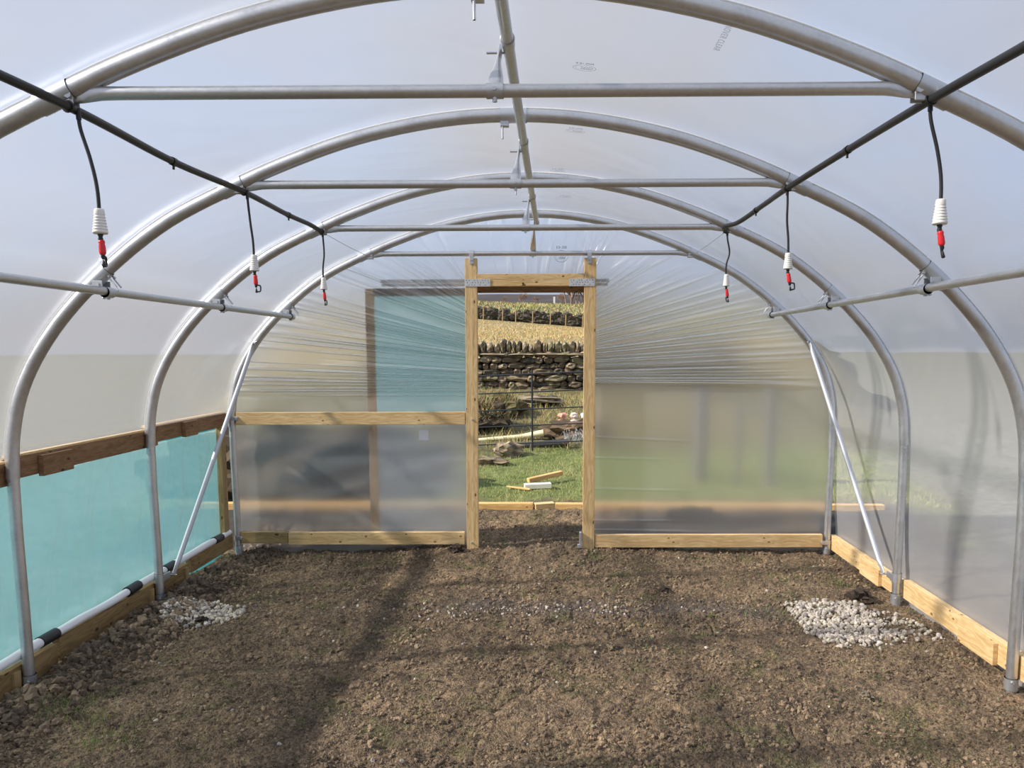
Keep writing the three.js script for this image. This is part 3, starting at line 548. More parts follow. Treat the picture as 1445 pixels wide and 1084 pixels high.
{
  const d = thing('sliding_door', 'sliding door slid open behind the film, teal net above and film below', 'door');
  const Z = -0.125;
  mesh('stile', timber([-1.352, 1.13, Z], [0.068, 2.2, 0.04], 1), M.freshWood, d); mesh('stile', timber([-0.505, 1.13, Z], [0.068, 2.2, 0.04], 1), M.freshWood, d);
  mesh('top_rail', timber([-0.93, 2.2, Z], [0.77, 0.062, 0.038], 0), M.brownWood, d); mesh('middle_rail', timber([-0.93, 1.15, Z], [0.77, 0.075, 0.038], 0), M.pine, d); mesh('bottom_rail', timber([-0.93, 0.08, Z], [0.77, 0.075, 0.038], 0), M.pine, d);
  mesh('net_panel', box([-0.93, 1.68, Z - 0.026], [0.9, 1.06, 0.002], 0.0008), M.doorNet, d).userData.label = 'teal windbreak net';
  mesh('film_panel', box([-0.93, 0.61, Z - 0.026], [0.9, 1.08, 0.001], 0.0004), M.curtainFilm, d).userData.label = 'clear film';
  tag(mesh('paper_label', box([-0.905, 1.005, -0.037], [0.08, 0.086, 0.001], 0.0004), M.paper), 'small white square sticker on the film below the mid rail', 'sticker');
  const t = thing('door_track', 'pale metal sliding track behind the lintel', 'track');
  mesh('upper_rail', box([-0.3, 2.288, -0.09], [1.9, 0.026, 0.03], 0.003), M.whitePlastic, t); mesh('lower_rail', box([-0.3, 2.257, -0.09], [1.88, 0.022, 0.024], 0.003), M.whitePlastic, t);
  mesh('header_board', timber([0.02, 2.215, -0.1], [0.98, 0.05, 0.03], 0), M.brownWood, t);
}

/* ---------- side walls: timber, teal net curtain, roller ---------- */
{
  // curtain rail above the teal net, in lengths between hoops, with splice blocks
  const zs = [0.03, 1.3, 2.63, 3.96, 5.3, 6.5];
  const yAt = (z) => 1.148 - 0.019 * z + 0.012;
  const words = ['next to the gable', 'one bay from the gable', 'two bays from the gable', 'three bays from the gable', 'four bays from the gable'];
  for (let i = 0; i < 5; i++) {
    const z0 = zs[i] + 0.004, z1 = zs[i + 1], zc = (z0 + z1) / 2;
    const r = thing('curtain_rail', 'brown timber rail above the teal curtain, length ' + words[i], 'rail', 'rails above the teal curtain', [-2.555, yAt(zc), zc]);
    const body = mesh('rail_board', timber([0, 0, 0], [0.044, 0.108, z1 - z0], 2), M.brownWood, r);
    mesh('top_batten', timber([-0.004, 0.062, 0], [0.03, 0.014, z1 - z0], 2, 0.002), M.pine, r).userData.label = 'thin pale batten';
  }
  for (const [z, w, label] of [[2.29, 0.26, 'rough brown splice block on the curtain rail two bays in'], [0.72, 0.2, 'brown splice block on the curtain rail near the gable'], [1.26, 0.07, 'short brown packer on the curtain rail beside a hoop leg']])
    tag(mesh('splice_block', timber([-2.518, yAt(z) - 0.004, z], [0.03, 0.112, w], 2), M.brownWood), label, 'block', 'splice blocks on the curtain rail');
  // base board below the curtain
  const yb = (z) => 0.105 - 0.012 * z;
  for (const [z0, z1, label] of [[0.04, 0.8, 'brown base board below the curtain at the gable corner'], [0.84, 2.36, 'brown base board below the curtain beside the small gravel patch'], [2.38, 4.2, 'brown base board below the curtain behind the bare hoop foot'], [4.22, 6.5, 'brown base board below the curtain four bays in']])
    tag(mesh('curtain_base_board', timber([-2.54, yb((z0 + z1) / 2) + (z0 < 0.1 ? 0.03 : 0), (z0 + z1) / 2], [0.044, 0.13, z1 - z0], 2), M.shadedPine), label, 'board', 'base boards below the curtain');
  for (const [z, label] of [[2.72, 'wood packer on the curtain base board by the bare hoop foot'], [1.4, 'wood packer on the curtain base board by the small gravel patch'], [0.9, 'wood packer on the curtain base board below the brace end']])
    tag(mesh('base_packer', timber([-2.512, yb(z) - 0.01, z], [0.02, 0.1, 0.05], 1), M.greenPine), label, 'packer', 'packers on the curtain base board');
  // corner stud
  tag(mesh('corner_stud', timber([-2.55, 0.63, 0.12], [0.044, 0.95, 0.085], 1), M.greenPine), 'upright greenish stud in the corner between curtain and gable', 'stud');
  // teal windbreak net outside, clear roll-up film inside
  const wavy = (x, y0, y1, z0, z1, ny, nz, amp, seed) => {
    const pos = [], uv = [], idx = [];
    for (let j = 0; j <= nz; j++) for (let i = 0; i <= ny; i++) { const y = lerp(y0, y1, i / ny), z = lerp(z0, z1, j / nz); pos.push(x + amp * (noise2(z * 2.2 + seed, y * 1.3) + 0.5 * noise2(z * 6 + seed, y * 2) + 0.35 * noise2(z * 11 + y * 3, y * 2 + seed) + 0.25 * noise2(z * 6 - y * 9, y * 9 + seed)), y, z); uv.push(z, y); }
    for (let j = 0; j < nz; j++) for (let i = 0; i < ny; i++) { const a = j * (ny + 1) + i; idx.push(a, a + 1, a + ny + 1, a + 1, a + ny + 2, a + ny + 1); }
    const g = new THREE.BufferGeometry(); g.setAttribute('position', new THREE.Float32BufferAttribute(pos, 3)); g.setAttribute('uv', new THREE.Float32BufferAttribute(uv, 2)); g.setIndex(idx); g.computeVertexNormals(); return g;
  };
  tag(mesh('windbreak_net', wavy(-2.63, -0.1, 1.08, 0.02, 6.5, 30, 160, 0.006, 3), M.net), 'teal windbreak net along the lower side wall', 'net');
  tag(mesh('roll_up_curtain', wavy(-2.6, 0.16, 1.07, 0.05, 6.5, 90, 420, 0.011, 11), M.curtainFilm), 'clear roll-up film curtain hanging in front of the teal net', 'curtain');
  const roll = thing('curtain_roller', 'white film-wrapped roller pipe lying along the foot of the curtain', 'roller');
  const ry = (z) => 0.2 - 0.012 * z + 0.006 * noise2(z * 1.5, 8);
  const L = []; for (let k = 0; k <= 160; k++) { const z = lerp(0.07, 6.5, k / 160); L.push(V(-2.535, ry(z) + 0.004, z)); }
  const wrap = (z) => 0.023 + 0.006 * (0.5 + 0.5 * noise2(z * 2.3, 2)) ;
  mesh('rolled_film', sweep(L, (t) => { const z = lerp(0.07, 6.5, t), r = wrap(z); return [r, r * 0.95]; }, 14), M.rolledFilm, roll);
  for (const z of [0.3, 1.1, 1.58, 2.43, 3.3, 4.3, 5.4]) mesh('clip', sweep([V(-2.535, ry(z - 0.07) + 0.004, z - 0.07), V(-2.535, ry(z) + 0.004, z), V(-2.535, ry(z + 0.07) + 0.004, z + 0.07)], 0.0315, 14), M.blackPlastic, roll).userData.label = 'black clip';
  // plain side: base boards with splice blocks
  const yr = (z) => 0.085 + 0.014 * z;
  for (const [z0, z1, label] of [[-0.02, 1.29, 'pale pine base board below the plain film wall next to the gable'], [1.37, 3.2, 'pale pine base board below the plain film wall beside the large gravel patch'], [3.22, 6.5, 'pale pine base board below the plain film wall three bays in']])
    tag(mesh('side_base_board', timber([2.541, yr((z0 + z1) / 2), (z0 + z1) / 2], [0.046, 0.125, z1 - z0], 2), M.pine), label, 'board', 'base boards below the plain film wall');
  for (const [z, w, label] of [[0.86, 0.34, 'pine splice block on the base board between gable and first hoop foot'], [2.3, 0.36, 'pine splice block on the base board past the large gravel patch']])
    tag(mesh('board_splice', timber([2.505, yr(z) - 0.01, z], [0.026, 0.12, w], 2), M.pine), label, 'block', 'splice blocks on the plain side base board');
}

/* ---------- stones, walls and fences outside ---------- */
const stA = tileField(256, 10, 5, 9), stB = tileField(256, 4, 3, 10);
const stoneMap = texture(256, (x, y, i) => { const v = 0.62 + 0.75 * (stA[i] - 0.5) + 0.5 * (stB[i] - 0.5); return [v, v * 0.98, v * 0.95]; }, true, [1, 1]);
const stoneMat = (r, g, b) => new THREE.MeshStandardMaterial({ map: stoneMap, color: new THREE.Color().setRGB(r, g, b), bumpMap: stoneMap, bumpScale: 0.02, roughness: 0.95, flatShading: true });
const stoneMats = [stoneMat(0.52, 0.41, 0.27), stoneMat(0.36, 0.28, 0.19), stoneMat(0.68, 0.56, 0.4), stoneMat(0.2, 0.17, 0.13), stoneMat(0.5, 0.45, 0.28)];
// a rough unit block, flattened on its faces, edges knocked off
function roughStone(seed, sub = 1, jag = 0.14, boxy = 0.7) {
  let g = new THREE.IcosahedronGeometry(1, sub); const p = g.attributes.position;
  for (let i = 0; i < p.count; i++) {
    const v = V(p.getX(i), p.getY(i), p.getZ(i)), m = Math.max(Math.abs(v.x), Math.abs(v.y), Math.abs(v.z));
    v.multiplyScalar(lerp(1, 1 / m, boxy) * (1 + jag * noise3(v.x * 1.7 + seed * 9.1, v.y * 1.7, v.z * 1.7 - seed * 3.7))).multiplyScalar(0.5);
    p.setXYZ(i, v.x, v.y, v.z);
  }
  g.computeVertexNormals(); return g;
}
const blockGeos = [1, 2, 3, 4, 5].map((s) => roughStone(s, 1, 0.34, 0.8)), copeGeos = [6, 7, 8].map((s) => roughStone(s, 1, 0.2, 0.92));
{
  const Z = -11.6, wall = thing('dry_stone_wall', 'brown dry stone wall with upright cope stones behind the fence', 'stone wall', null, [0, 0, Z]);
  mesh('rubble_core', box([0.2, 1.05, -0.13], [8.4, 1.0, 0.26]), stoneMats[1], wall);
  let y = 0.62, row = 0;
  while (y < 1.6) {
    const h = rr(0.1, 0.17); let x = -4.0 + rr(-0.2, 0.1);
    while (x < 4.4) {
      const w = rr(0.16, 0.5) * (h > 0.14 ? 1 : 0.85), m = mesh('stone', blockGeos[Math.floor(rnd() * 5)], stoneMats[[0, 0, 1, 1, 2, 3, 4][Math.floor(rnd() * 7)]], wall);
      m.position.set(x + w / 2, y + h / 2 + 0.02 * noise2(x * 1.4, row), 0.13 + rr(-0.035, 0.045)); m.scale.set(w * 1.02, h * 1.04, 0.24); m.rotation.set(0, rr(-0.06, 0.06), rr(-0.05, 0.05)); x += w + rr(0.0, 0.02);
    }
    y += h * 0.97; row++;
  }
  { let x = -4.0; while (x < 4.4) { const w = rr(0.4, 0.8), m = mesh('stone', blockGeos[Math.floor(rnd() * 5)], stoneMats[2], wall); m.position.set(x + w / 2, 1.635, 0.14); m.scale.set(w, 0.05, 0.34); x += w; } }
  { let x = -4.0; while (x < 4.4) { const w = rr(0.08, 0.17), h = rr(0.24, 0.34), m = mesh('cope_stone', copeGeos[Math.floor(rnd() * 3)], stoneMats[[0, 2, 4, 4][Math.floor(rnd() * 4)]], wall); m.position.set(x + w / 2, 1.66 + h / 2 - 0.02, 0.05); m.scale.set(w, h, 0.42); m.rotation.set(rr(-0.06, 0.06), rr(-0.12, 0.12), rr(-0.16, 0.16)); x += w + rr(0.0, 0.03); } }
}
{
  // distant field wall with fence posts before it
  const L = [], Z = -46;
  for (let k = 0; k < 330; k++) { const x = rr(-9, 6.5), base = ground(x, Z), h = rr(0.25, 0.42), g = blockGeos[k % 5].clone(); g.scale(rr(0.35, 0.7), h, 0.5); g.rotateZ(rr(-0.3, 0.3)); g.translate(x, base + rr(0.05, 0.62), Z + rr(-0.1, 0.2)); L.push(g); }
  const w = tag(mesh('field_wall', merged(L), stoneMats[3]), 'tumbled dark field wall far across the straw-coloured pasture', 'stone wall', null, 'stuff');
  [-4.35, -3.1, -2.25, -1.15, 0.0, 1.0, 2.1].forEach((x) => tag(mesh('field_post', rod(V(x, ground(x, -44) - 0.1, -44.6), V(x + 0.03, ground(x, -44) + 0.85, -44.6), 0.04, 6), M.greenPine), 'thin pale fence post before the far field wall', 'fence post', 'fence posts before the far field wall'));
}
{
  // black estate fence
  const f = thing('estate_fence', 'thin dark metal rail fence beyond the lawn', 'fence', null, [0, 0, -4.2]);
  const fm = new THREE.MeshStandardMaterial({ color: new THREE.Color().setRGB(0.04, 0.045, 0.055), roughness: 0.5, metalness: 0.4 });
  const ys = [1.395, 1.15, 0.915, 0.69, 0.445];
  ys.forEach((y, k) => mesh('rail', sweep([V(-3.3, y - 0.115, 0), V(-0.105, y, 0), V(3.4, y + 0.14, 0)], k ? 0.0085 : 0.011, 8), fm, f));
  for (const x of [-2.4, -0.105, 2.13]) mesh('post', sweep([V(x, 0.1, 0), V(x, 1.46 + x * 0.035, 0)], () => [0.013, 0.007], 8, V(0, 0, 1)), fm, f);
}
{
  // dark posts that show through the pleated film
  const pm = new THREE.MeshStandardMaterial({ color: new THREE.Color().setRGB(0.13, 0.125, 0.12), roughness: 0.8 });
  for (const [x, z, y0, y1, r, label] of [[1.86, -2.4, 0.2, 1.28, 0.07, 'stout dark post showing through the film nearest the doorway'], [2.2, -2.0, 0.15, 1.1, 0.032, 'slim dark post showing through the film between two others'], [2.54, -2.0, 0.1, 1.36, 0.05, 'dark post showing through the film beside the corner brace']])
    tag(mesh('fence_post', sweep([V(x, y0, z), V(x + 0.01, y1 - 0.02, z), V(x + 0.01, y1, z)], (t, i) => (i === 2 ? [r * 0.6, r * 0.6] : [r, r]), 10, V(0, 0, 1)), pm), label, 'post', 'dark posts behind the pleated film');
}
/* ---------- things lying outside the doorway ---------- */
const edgeTimber = (name, label, a, b, h, d, mat) => { const len = a.distanceTo(b), g = timber([0, 0, 0], [len, h, d], 0, 0.006), m = mesh(name, g, mat); m.position.copy(a).lerp(b, 0.5); m.rotation.y = -Math.atan2(b.z - a.z, b.x - a.x); m.rotation.z = Math.asin((b.y - a.y) / len); return tag(m, label, 'timber'); };
edgeTimber('edging_beam', 'long pale edging beam lying outside, from the curtain side to the doorway', V(-3.3, 0.185, -1.14), V(-0.015, 0.185, -1.1), 0.07, 0.09, M.freshWood);
edgeTimber('edging_beam', 'short edging beam half buried in the middle of the doorway view', V(0.0, 0.187, -1.08), V(0.19, 0.192, -1.12), 0.06, 0.09, M.pine);
edgeTimber('edging_beam', 'long pale edging beam lying outside, from the doorway past the pleated film', V(0.2, 0.18, -1.12), V(3.4, 0.175, -1.05), 0.065, 0.09, M.freshWood);
edgeTimber('plank', 'reddish plank lying on the lawn beyond the doorway', V(-0.1, 0.265, -2.15), V(0.28, 0.32, -2.35), 0.05, 0.07, new THREE.MeshStandardMaterial({ map: pineMap, color: new THREE.Color().setRGB(1, 0.84, 0.72), roughness: 0.8 }));
edgeTimber('board', 'white board lying on the lawn in front of the reddish plank', V(-0.13, 0.25, -1.86), V(0.16, 0.255, -1.9), 0.055, 0.09, new THREE.MeshStandardMaterial({ color: new THREE.Color().setRGB(0.86, 0.83, 0.74), roughness: 0.7 }));
edgeTimber('offcut', 'thin splintered offcut poking out from under the white board', V(-0.32, 0.24, -1.9), V(-0.06, 0.235, -1.76), 0.02, 0.03, M.freshWood);
tag(mesh('round_pole', sweep([V(-0.93, 0.395, -5), V(-0.3, 0.44, -5), V(0.04, 0.5, -5)], (t) => [lerp(0.028, 0.052, t), lerp(0.028, 0.052, t)], 12), new THREE.MeshStandardMaterial({ color: new THREE.Color().setRGB(0.72, 0.66, 0.42), roughness: 0.7 })), 'pale peeled round pole lying beyond the rail fence', 'pole');
{
  const L = []; for (let k = 0; k <= 90; k++) L.push(V(lerp(-0.36, 0.4, k / 90), lerp(0.36, 0.425, k / 90), -4.42 - 0.03 * Math.sin(k / 30)));
  tag(mesh('drain_pipe', sweep(L, (t, i) => { const r = i % 3 ? 0.055 : 0.049; return [r, r]; }, 14), new THREE.MeshStandardMaterial({ color: new THREE.Color().setRGB(0.05, 0.05, 0.055), roughness: 0.55 })), 'black corrugated drain pipe lying at the edge of the lawn', 'pipe');
}
{
  const rock = (name, label, p, s, mi, seed, ry = 0) => { const m = mesh(name, roughStone(seed, 3, 0.3, 0.6), stoneMats[mi]); m.position.set(...p); m.scale.set(...s); m.rotation.y = ry; return tag(m, label, 'stone'); };
  rock('boulder', 'pale lumpy rock at the edge of the lawn by the drain pipe', [-0.42, 0.37, -3.95], [0.36, 0.24, 0.26], 2, 21, 0.3);
  rock('flat_slab', 'flat grey stone slab in front of the lumpy rock', [-0.66, 0.29, -3.5], [0.46, 0.11, 0.36], 0, 22, 0.1);
  rock('flat_slab', 'broad flat stone slab bridging the dark ditch before the stone wall', [-0.35, 0.79, -8.3], [1.3, 0.13, 0.7], 2, 23, 0.06);
  rock('boulder', 'dark boulder on the far side of the ditch below the slab', [0.05, 0.72, -8.4], [0.5, 0.28, 0.5], 3, 24);
  // earth banks: one beside the doorway, one behind the lower film
  const soilLump = (name, label, p, s, seed, mat, cat = 'bank') => { const g = roughStone(seed, 5, 0.35, 0.25), q = g.attributes.position; for (let i = 0; i < q.count; i++) { const k = 1 + 0.06 * noise3(q.getX(i) * 9, q.getY(i) * 9, q.getZ(i) * 9 + seed) + 0.04 * noise3(q.getX(i) * 22, q.getY(i) * 22, q.getZ(i) * 22); q.setXYZ(i, q.getX(i) * k, q.getY(i) * k, q.getZ(i) * k); } g.computeVertexNormals(); const m = mesh(name, g, mat); m.position.set(...p); m.scale.set(...s); return tag(m, label, cat); };
  const bankMat = new THREE.MeshStandardMaterial({ map: stoneMap, color: new THREE.Color().setRGB(0.13, 0.1, 0.065), roughness: 1 }), strawMat = new THREE.MeshStandardMaterial({ map: stoneMap, color: new THREE.Color().setRGB(0.34, 0.24, 0.15), roughness: 1 });
  soilLump('earth_bank', 'dark tussocky earth bank beside the ditch', [-1.05, 0.62, -5.9], [1.0, 0.62, 1.0], 31, bankMat);
  soilLump('earth_bank', 'grassy earth bank beside the flat slab', [-0.95, 0.7, -7.2], [1.2, 0.5, 1.0], 32, new THREE.MeshStandardMaterial({ map: stoneMap, color: new THREE.Color().setRGB(0.3, 0.27, 0.12), roughness: 1 }));
  soilLump('earth_bank', 'long dark earth heap showing through the film below the mid rail', [-2.6, 0.3, -2.25], [2.9, 1.12, 1.75], 33, bankMat);
  soilLump('straw_heap', 'heap of brown dead stalks beyond the rail fence', [0.52, 0.47, -5.2], [0.9, 0.36, 0.5], 34, strawMat, 'heap');
  soilLump('soil_mound', 'dark soil mound showing through the foot of the pleated film', [1.5, 0.12, -0.75], [0.5, 0.22, 0.35], 35, bankMat, 'mound');
  // broken bricks
  const brickMats = [[0.62, 0.3, 0.22], [0.75, 0.62, 0.55], [0.82, 0.78, 0.72], [0.68, 0.42, 0.33]].map(([r, g, b]) => new THREE.MeshStandardMaterial({ color: new THREE.Color().setRGB(r, g, b), roughness: 0.95 }));
  for (let k = 0; k < 16; k++) { const m = mesh('brick_rubble', blockGeos[k % 5], brickMats[k % 4]); m.position.set(0.34 + (k % 4) * 0.175 + rr(-0.01, 0.01), 0.56 + Math.floor(k / 8) * 0.1, -6.1 - (Math.floor(k / 4) % 2) * 0.19); m.scale.set(rr(0.1, 0.15), rr(0.06, 0.085), 0.1); m.rotation.set(rr(-0.2, 0.2), rr(-0.4, 0.4), rr(-0.25, 0.25)); tag(m, 'broken pink and white brick in the rubble pile beyond the fence', 'brick', 'rubble pile beyond the fence'); }
  // roll of wire netting
  const wire = []; for (let k = 0; k < 46; k++) { const a = k * 0.8, x0 = 0.33 + rr(0, 0.32); wire.push(sweep(curve([V(x0, 0.4, -4.6), V(x0 + rr(-0.06, 0.06), 0.5 + rr(0, 0.12), -4.55 + 0.1 * Math.sin(a)), V(x0 + rr(-0.1, 0.12), 0.42 + rr(-0.05, 0.05), -4.5)], 6), 0.0016, 4)); }
  tag(mesh('wire_netting', merged(wire), M.zincPlain), 'tangle of wire netting at the end of the drain pipe', 'netting');
}
{
  // bare trees and a pale building on the moor edge
  const twig = (n, h, seed) => { const L = []; const grow = (p, dir, len, r, depth) => { const q = p.clone().addScaledVector(dir, len); L.push(rod(p, q, r, 4)); if (depth) for (let k = 0; k < 3; k++) grow(q, dir.clone().add(V(rr(-0.7, 0.7), rr(-0.1, 0.5), rr(-0.7, 0.7))).normalize(), len * rr(0.7, 1.0), r * 0.72, depth - 1); }; for (let k = 0; k < n; k++) grow(V(rr(-1, 1) * Math.min(0.4 * (n - 1), 1.5), 0, 0), V(rr(-0.2, 0.2), 1, 0).normalize(), h * 0.14, h * 0.012, 5); return merged(L); };
  const barkMat = new THREE.MeshStandardMaterial({ color: new THREE.Color().setRGB(0.3, 0.2, 0.15), roughness: 1 });
  const t = [[3.2, -100, 7, 12], [1.3, -112, 3, 2], [-4.6, -112, 3.2, 2], [-2.2, -108, 2.2, 2], [-6.6, -106, 2.4, 1]];
  t.forEach(([x, z, h, n], k) => tag(mesh('bare_tree', twig(n, h, k).translate(x, ground(x, z) - 0.2, z), barkMat), k ? 'small bare reddish bush on the skyline field beyond the far wall' : 'large bare reddish tree clump beside the moor on the skyline field', 'tree', k ? 'bare bushes on the skyline field' : undefined));
  tag(mesh('white_post', box([0.35, ground(0.35, -98) + 0.5, -98], [0.25, 1.1, 0.25]), M.whitePlastic), 'tiny white post on the skyline field', 'post');
}

/* ---------- loose matter on the ground ---------- */
function scatter(name, geo, mat, n, place, label, category) {
  const im = new THREE.InstancedMesh(geo, mat, n), m = new THREE.Matrix4(), q = new THREE.Quaternion(), e = new THREE.Euler(), c = new THREE.Color(); let k = 0;
  for (let i = 0; i < n * 6 && k < n; i++) { const p = place(k); if (!p) continue; e.set(...p.rot); q.setFromEuler(e); m.compose(V(...p.at), q, V(...p.scale)); im.setMatrixAt(k, m); if (p.color) im.setColorAt(k, c.setRGB(...p.color)); k++; }
  im.count = k; im.name = numbered(name); im.castShadow = im.receiveShadow = true; scene.add(im); tag(im, label, category, null, 'stuff'); return im;
}
const clodGeo = roughStone(41, 1, 0.5, 0.15), pebbleGeo = roughStone(42, 1, 0.3, 0.2);
const clodMat = new THREE.MeshStandardMaterial({ color: 0xffffff, roughness: 1 });
scatter('soil_clods', clodGeo, clodMat, 46000, () => {
  const x = rr(-2.5, 2.48), z = rr(-0.6, 3.9), berm = Math.exp(-Math.pow((x + 2.32) / 0.2, 2));
  if (rnd() > 0.35 + 0.4 * noise2(x * 1.6, z * 1.6) + 0.3 * noise2(x * 5, z * 5) + berm * 0.9) return null;
  const s = (0.0032 + 0.017 * Math.pow(rnd(), 5)) * (1 + 2.2 * berm * rnd()), y = soilY(x, z) + soilDetail(x, z), d = clamp(0.45 + 0.4 * noise2(x * 2, z * 2) + rr(-0.25, 0.3) - 0.3 * berm, 0, 1);  // clods on the berm darkened likewise, damp and shade together
  return { at: [x, y + s * 0.2, z], rot: [rr(0, 6), rr(0, 6), rr(0, 6)], scale: [s * rr(0.9, 1.8), s * rr(0.7, 1.2), s * rr(0.9, 1.6)], color: [lerp(0.1, 0.36, d), lerp(0.073, 0.26, d), lerp(0.05, 0.165, d)] };
}, 'loose crumbs and clods of brown earth strewn over the soil floor', 'soil');
// straw and dead grass bits
const bladeGeo = (() => { const g = new THREE.BufferGeometry(); const p = [], ix = []; for (let i = 0; i <= 4; i++) { const t = i / 4, w = 0.5 * (1 - t * 0.85); p.push(-w, t, t * t * 0.35, w, t, t * t * 0.35); } for (let i = 0; i < 4; i++) { const a = i * 2; ix.push(a, a + 1, a + 2, a + 1, a + 3, a + 2); } g.setAttribute('position', new THREE.Float32BufferAttribute(p, 3)); g.setIndex(ix); g.computeVertexNormals(); return g; })();
const bladeMat = new THREE.MeshStandardMaterial({ color: 0xffffff, roughness: 0.8, side: THREE.DoubleSide });
scatter('dead_grass', bladeGeo, bladeMat, 60000, () => {
  const x = rr(-2.3, 2.45), z = rr(-0.9, 3.8); if (rnd() > 0.5 + 0.6 * noise2(x * 1.1 + 3, z * 1.1)) return null;
  const l = 0.008 + 0.036 * Math.pow(rnd(), 2.5); return { at: [x, soilY(x, z) + soilDetail(x, z) + 0.001, z], rot: [rr(0.7, 1.7), rr(0, 6.3), rr(-0.3, 0.3)], scale: [rr(0.0012, 0.0026), l, l], color: [rr(0.18, 0.42), rr(0.15, 0.32), rr(0.07, 0.16)] };
}, 'dry straw and dead grass bits lying on the soil floor', 'straw');
// green tufts
const tuftSpots = [[-2.2, 2.88, 0.22, 260], [-1.8, 3.2, 0.2, 200], [-1.95, 3.0, 0.15, 100], [2.25, 0.85, 0.16, 110], [1.9, 0.72, 0.18, 70], [1.55, 1.55, 0.2, 60], [-0.7, 1.3, 0.06, 20], [-0.95, 2.55, 0.08, 30], [-0.4, 3.0, 0.25, 60], [0.2, 2.4, 0.06, 14], [-1.1, 1.9, 0.1, 24], [0.9, 2.0, 0.3, 40], [1.6, 2.7, 0.4, 50], [0.05, 1.25, 0.05, 14], [1.2, 1.6, 0.06, 20], [-0.2, 3.1, 0.1, 20], [0.4, 0.3, 0.4, 40]];
const tuftList = []; for (const [x, z, r, n] of tuftSpots) for (let k = 0; k < n; k++) { const a = rr(0, 6.3), d = r * Math.sqrt(rnd()) * rr(0.4, 1); tuftList.push([x + Math.cos(a) * d, z + Math.sin(a) * d]); }
for (let k = 0; k < 700; k++) tuftList.push([rr(-2.2, 2.4), rr(-0.2, 3.8)]);
scatter('grass_sprouts', bladeGeo, bladeMat, tuftList.length, (k) => {
  const [x, z] = tuftList[k], l = rr(0.015, 0.05); return { at: [x, soilY(x, z) + soilDetail(x, z) - 0.003, z], rot: [rr(-0.7, 0.7), rr(0, 6.3), rr(-0.6, 0.6)], scale: [rr(0.0018, 0.0035), l, l], color: [rr(0.14, 0.28), rr(0.22, 0.36), rr(0.04, 0.09)] };
}, 'small green grass sprouts growing out of the soil floor', 'grass');
// pale gravel: two heaps by the hoop feet and a sparse line between
const inPoly = (x, z, P) => { let c = false; for (let i = 0, j = P.length - 1; i < P.length; j = i++) if ((P[i][1] > z) !== (P[j][1] > z) && x < (P[j][0] - P[i][0]) * (z - P[i][1]) / (P[j][1] - P[i][1]) + P[i][0]) c = !c; return c; };
const heapR = [[1.72, 1.42], [1.85, 1.3], [2.12, 1.3], [2.34, 1.5], [2.5, 1.75], [2.5, 2.0], [2.2, 1.98], [2.0, 2.08], [1.82, 2.12], [1.72, 1.85]], heapL = [[-2.36, 1.48], [-2.2, 1.34], [-2.0, 1.38], [-1.82, 1.5], [-1.88, 1.62], [-2.1, 1.74], [-2.28, 1.7]];
const gravelMat = new THREE.MeshStandardMaterial({ color: 0xffffff, roughness: 0.9 });
const gravelTone = () => { const v = rr(0.26, 0.62); return [v, v * rr(0.85, 0.92), v * rr(0.68, 0.8)]; };
const heap = (poly, x0, x1, z0, z1, thin) => () => { const x = rr(x0, x1), z = rr(z0, z1); if (!inPoly(x + 0.06 * noise2(x * 9, z * 9) + rr(-0.06, 0.06) * rnd(), z + 0.06 * noise2(z * 9, x * 9) + rr(-0.06, 0.06) * rnd(), poly)) return null; if (thin && rnd() < thin * smooth(x, 2.1, 2.35)) return null; const s = rr(0.012, 0.029); return { at: [x, soilY(x, z) + Math.max(soilDetail(x, z), 0) * 0.8 + s * rr(0, 0.6), z], rot: [rr(0, 6), rr(0, 6), rr(0, 6)], scale: [s * rr(0.9, 1.5), s * rr(0.6, 1), s * rr(0.8, 1.2)], color: gravelTone() }; };
scatter('gravel', pebbleGeo, gravelMat, 1250, heap(heapR, 1.7, 2.5, 1.28, 2.14, 0.75), 'large patch of pale limestone gravel by the plain side board', 'gravel');
scatter('gravel', pebbleGeo, gravelMat, 560, heap(heapL, -2.38, -1.8, 1.3, 1.78, 0), 'small patch of pale gravel by the curtain base board', 'gravel');
scatter('gravel', pebbleGeo, gravelMat, 260, () => { const band = rnd() < 0.62, x = band ? (rnd() < 0.6 ? rr(-0.75, 0.75) : rr(-2.0, 2.4)) : rr(-2.1, 2.4), z = band ? 1.45 + 0.22 * (rnd() + rnd() - 1) : rr(-0.3, 3.6), s = rr(0.006, 0.02); return { at: [x, soilY(x, z) + soilDetail(x, z) + s * 0.2, z], rot: [rr(0, 6), rr(0, 6), rr(0, 6)], scale: [s * 1.3, s * 0.8, s], color: gravelTone() }; }, 'stray pale pebbles scattered across the soil floor', 'pebbles');
// single lumps that stand out
for (const [x, z, s, dark, label] of [[0.97, 1.05, 0.06, 1, 'dark clod standing up alone in the middle of the soil'], [1.72, 2.76, 0.055, 0, 'pale brown stone lying alone near the tunnel middle'], [-0.63, 0.1, 0.09, 1, 'dark clod lying against the base board beside the door post'], [2.28, 1.26, 0.14, 1, 'dark earth lump heaped against the hoop foot by the large gravel patch'], [0.52, 2.1, 0.05, 0, 'flat brown stone in the soil'], [-2.06, 1.66, 0.07, 1, 'dark clod on the edge of the small gravel patch']]) {
  const m = mesh(dark ? 'earth_clod' : 'field_stone', roughStone(50 + x, 3, 0.5, 0.1), dark ? new THREE.MeshStandardMaterial({ map: stoneMap, color: new THREE.Color().setRGB(0.14, 0.1, 0.075), roughness: 1 }) : stoneMats[2]);
  m.position.set(x, soilY(x, z) + s * 0.22, z); m.scale.set(s * 1.2, s * 0.8, s); m.rotation.y = x * 5; tag(m, label, dark ? 'clod' : 'stone');
}
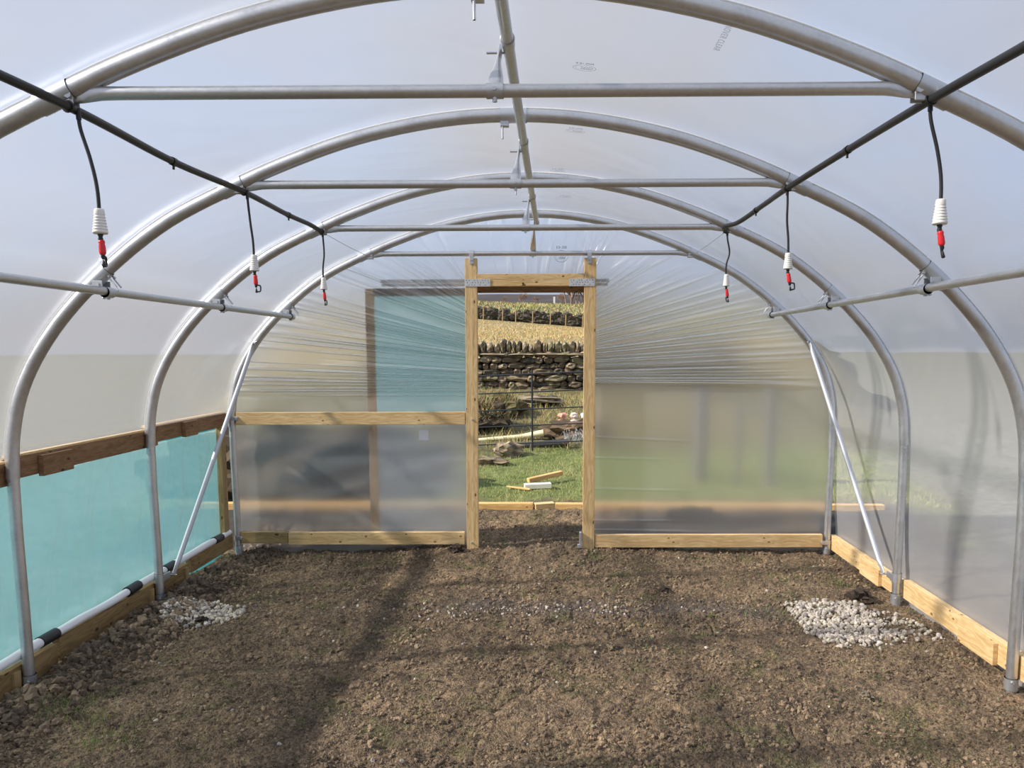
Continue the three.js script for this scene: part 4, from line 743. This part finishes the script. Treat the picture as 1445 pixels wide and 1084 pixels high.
// lawn beyond the doorway
scatter('lawn_grass', bladeGeo, bladeMat, 42000, () => { const x = rr(-2.2, 4.2), z = -rr(1.2, 4.35); if (rnd() > 0.75 + 0.5 * noise2(x * 1.5, z * 1.5) - (z > -1.5 ? 0.4 : 0)) return null; const l = rr(0.02, 0.055), d = 0.5 + 0.5 * noise2(x * 1.1 + 6, z * 1.1); return { at: [x, ground(x, z) - 0.004, z], rot: [rr(-0.6, 0.6), rr(0, 6.3), rr(-0.6, 0.6)], scale: [rr(0.003, 0.006), l, l], color: [lerp(0.2, 0.4, d) * rr(0.8, 1.2), lerp(0.27, 0.39, d) * rr(0.8, 1.15), lerp(0.08, 0.17, d)] }; }, 'short green lawn grass beyond the doorway', 'grass');
scatter('rough_grass', bladeGeo, bladeMat, 16000, () => { const x = rr(-2.4, 3.4), z = -rr(4.3, 11.2), l = rr(0.05, 0.16); if (rnd() > 0.55 + 0.6 * noise2(x * 0.9, z * 0.9 + 5)) return null; return { at: [x, ground(x, z) - 0.01, z], rot: [rr(-0.7, 0.7), rr(0, 6.3), rr(-0.7, 0.7)], scale: [rr(0.006, 0.014), l, l], color: [rr(0.24, 0.46), rr(0.22, 0.36), rr(0.07, 0.17)] }; }, 'rough yellowish grass between the rail fence and the stone wall', 'grass');
scatter('bank_grass', bladeGeo, bladeMat, 5000, () => { const [cx, cy, cz, w, h, d] = rnd() < 0.5 ? [-1.05, 0.62, -5.9, 0.52, 0.34, 0.52] : [-0.95, 0.7, -7.2, 0.62, 0.28, 0.5], a = rr(0, 6.3), e = rr(0, 1.3), l = rr(0.06, 0.17), x = cx + w * Math.cos(a) * Math.cos(e), y = cy + h * Math.sin(e), z = cz + d * Math.sin(a) * Math.cos(e); return { at: [x, y - 0.02, z], rot: [rr(-1, 1), rr(0, 6.3), rr(-1, 1)], scale: [rr(0.006, 0.013), l, l], color: [rr(0.2, 0.44), rr(0.17, 0.34), rr(0.07, 0.16)] }; }, 'tussock grass growing on the earth banks by the ditch', 'grass');
scatter('pasture_grass', bladeGeo, bladeMat, 40000, () => { const z = -11.9 - 33 * Math.pow(rnd(), 1.6), w = 1.2 + (-z) * 0.16, x = rr(-w - 1, w * 0.75), l = rr(0.05, 0.13); return { at: [x, ground(x, z) - 0.02, z], rot: [rr(-0.9, 0.9), rr(0, 6.3), rr(-0.9, 0.9)], scale: [rr(0.012, 0.03), l, l], color: [rr(0.42, 0.66), rr(0.32, 0.5), rr(0.14, 0.24)] }; }, 'straw-coloured pasture grass beyond the stone wall', 'grass');
scatter('hill_grass', bladeGeo, bladeMat, 9000, () => { const z = -47 - 62 * rnd(), w = (-z) * 0.16, x = rr(-w - 1, w * 0.65), l = rr(0.15, 0.32); return { at: [x, ground(x, z) - 0.05, z], rot: [rr(-0.6, 0.6), rr(0, 6.3), rr(-0.6, 0.6)], scale: [rr(0.08, 0.18), l, l], color: [rr(0.2, 0.5), rr(0.2, 0.42), rr(0.08, 0.18)] }; }, 'olive tussock grass on the far field', 'grass');

renderer.render(scene, camera);
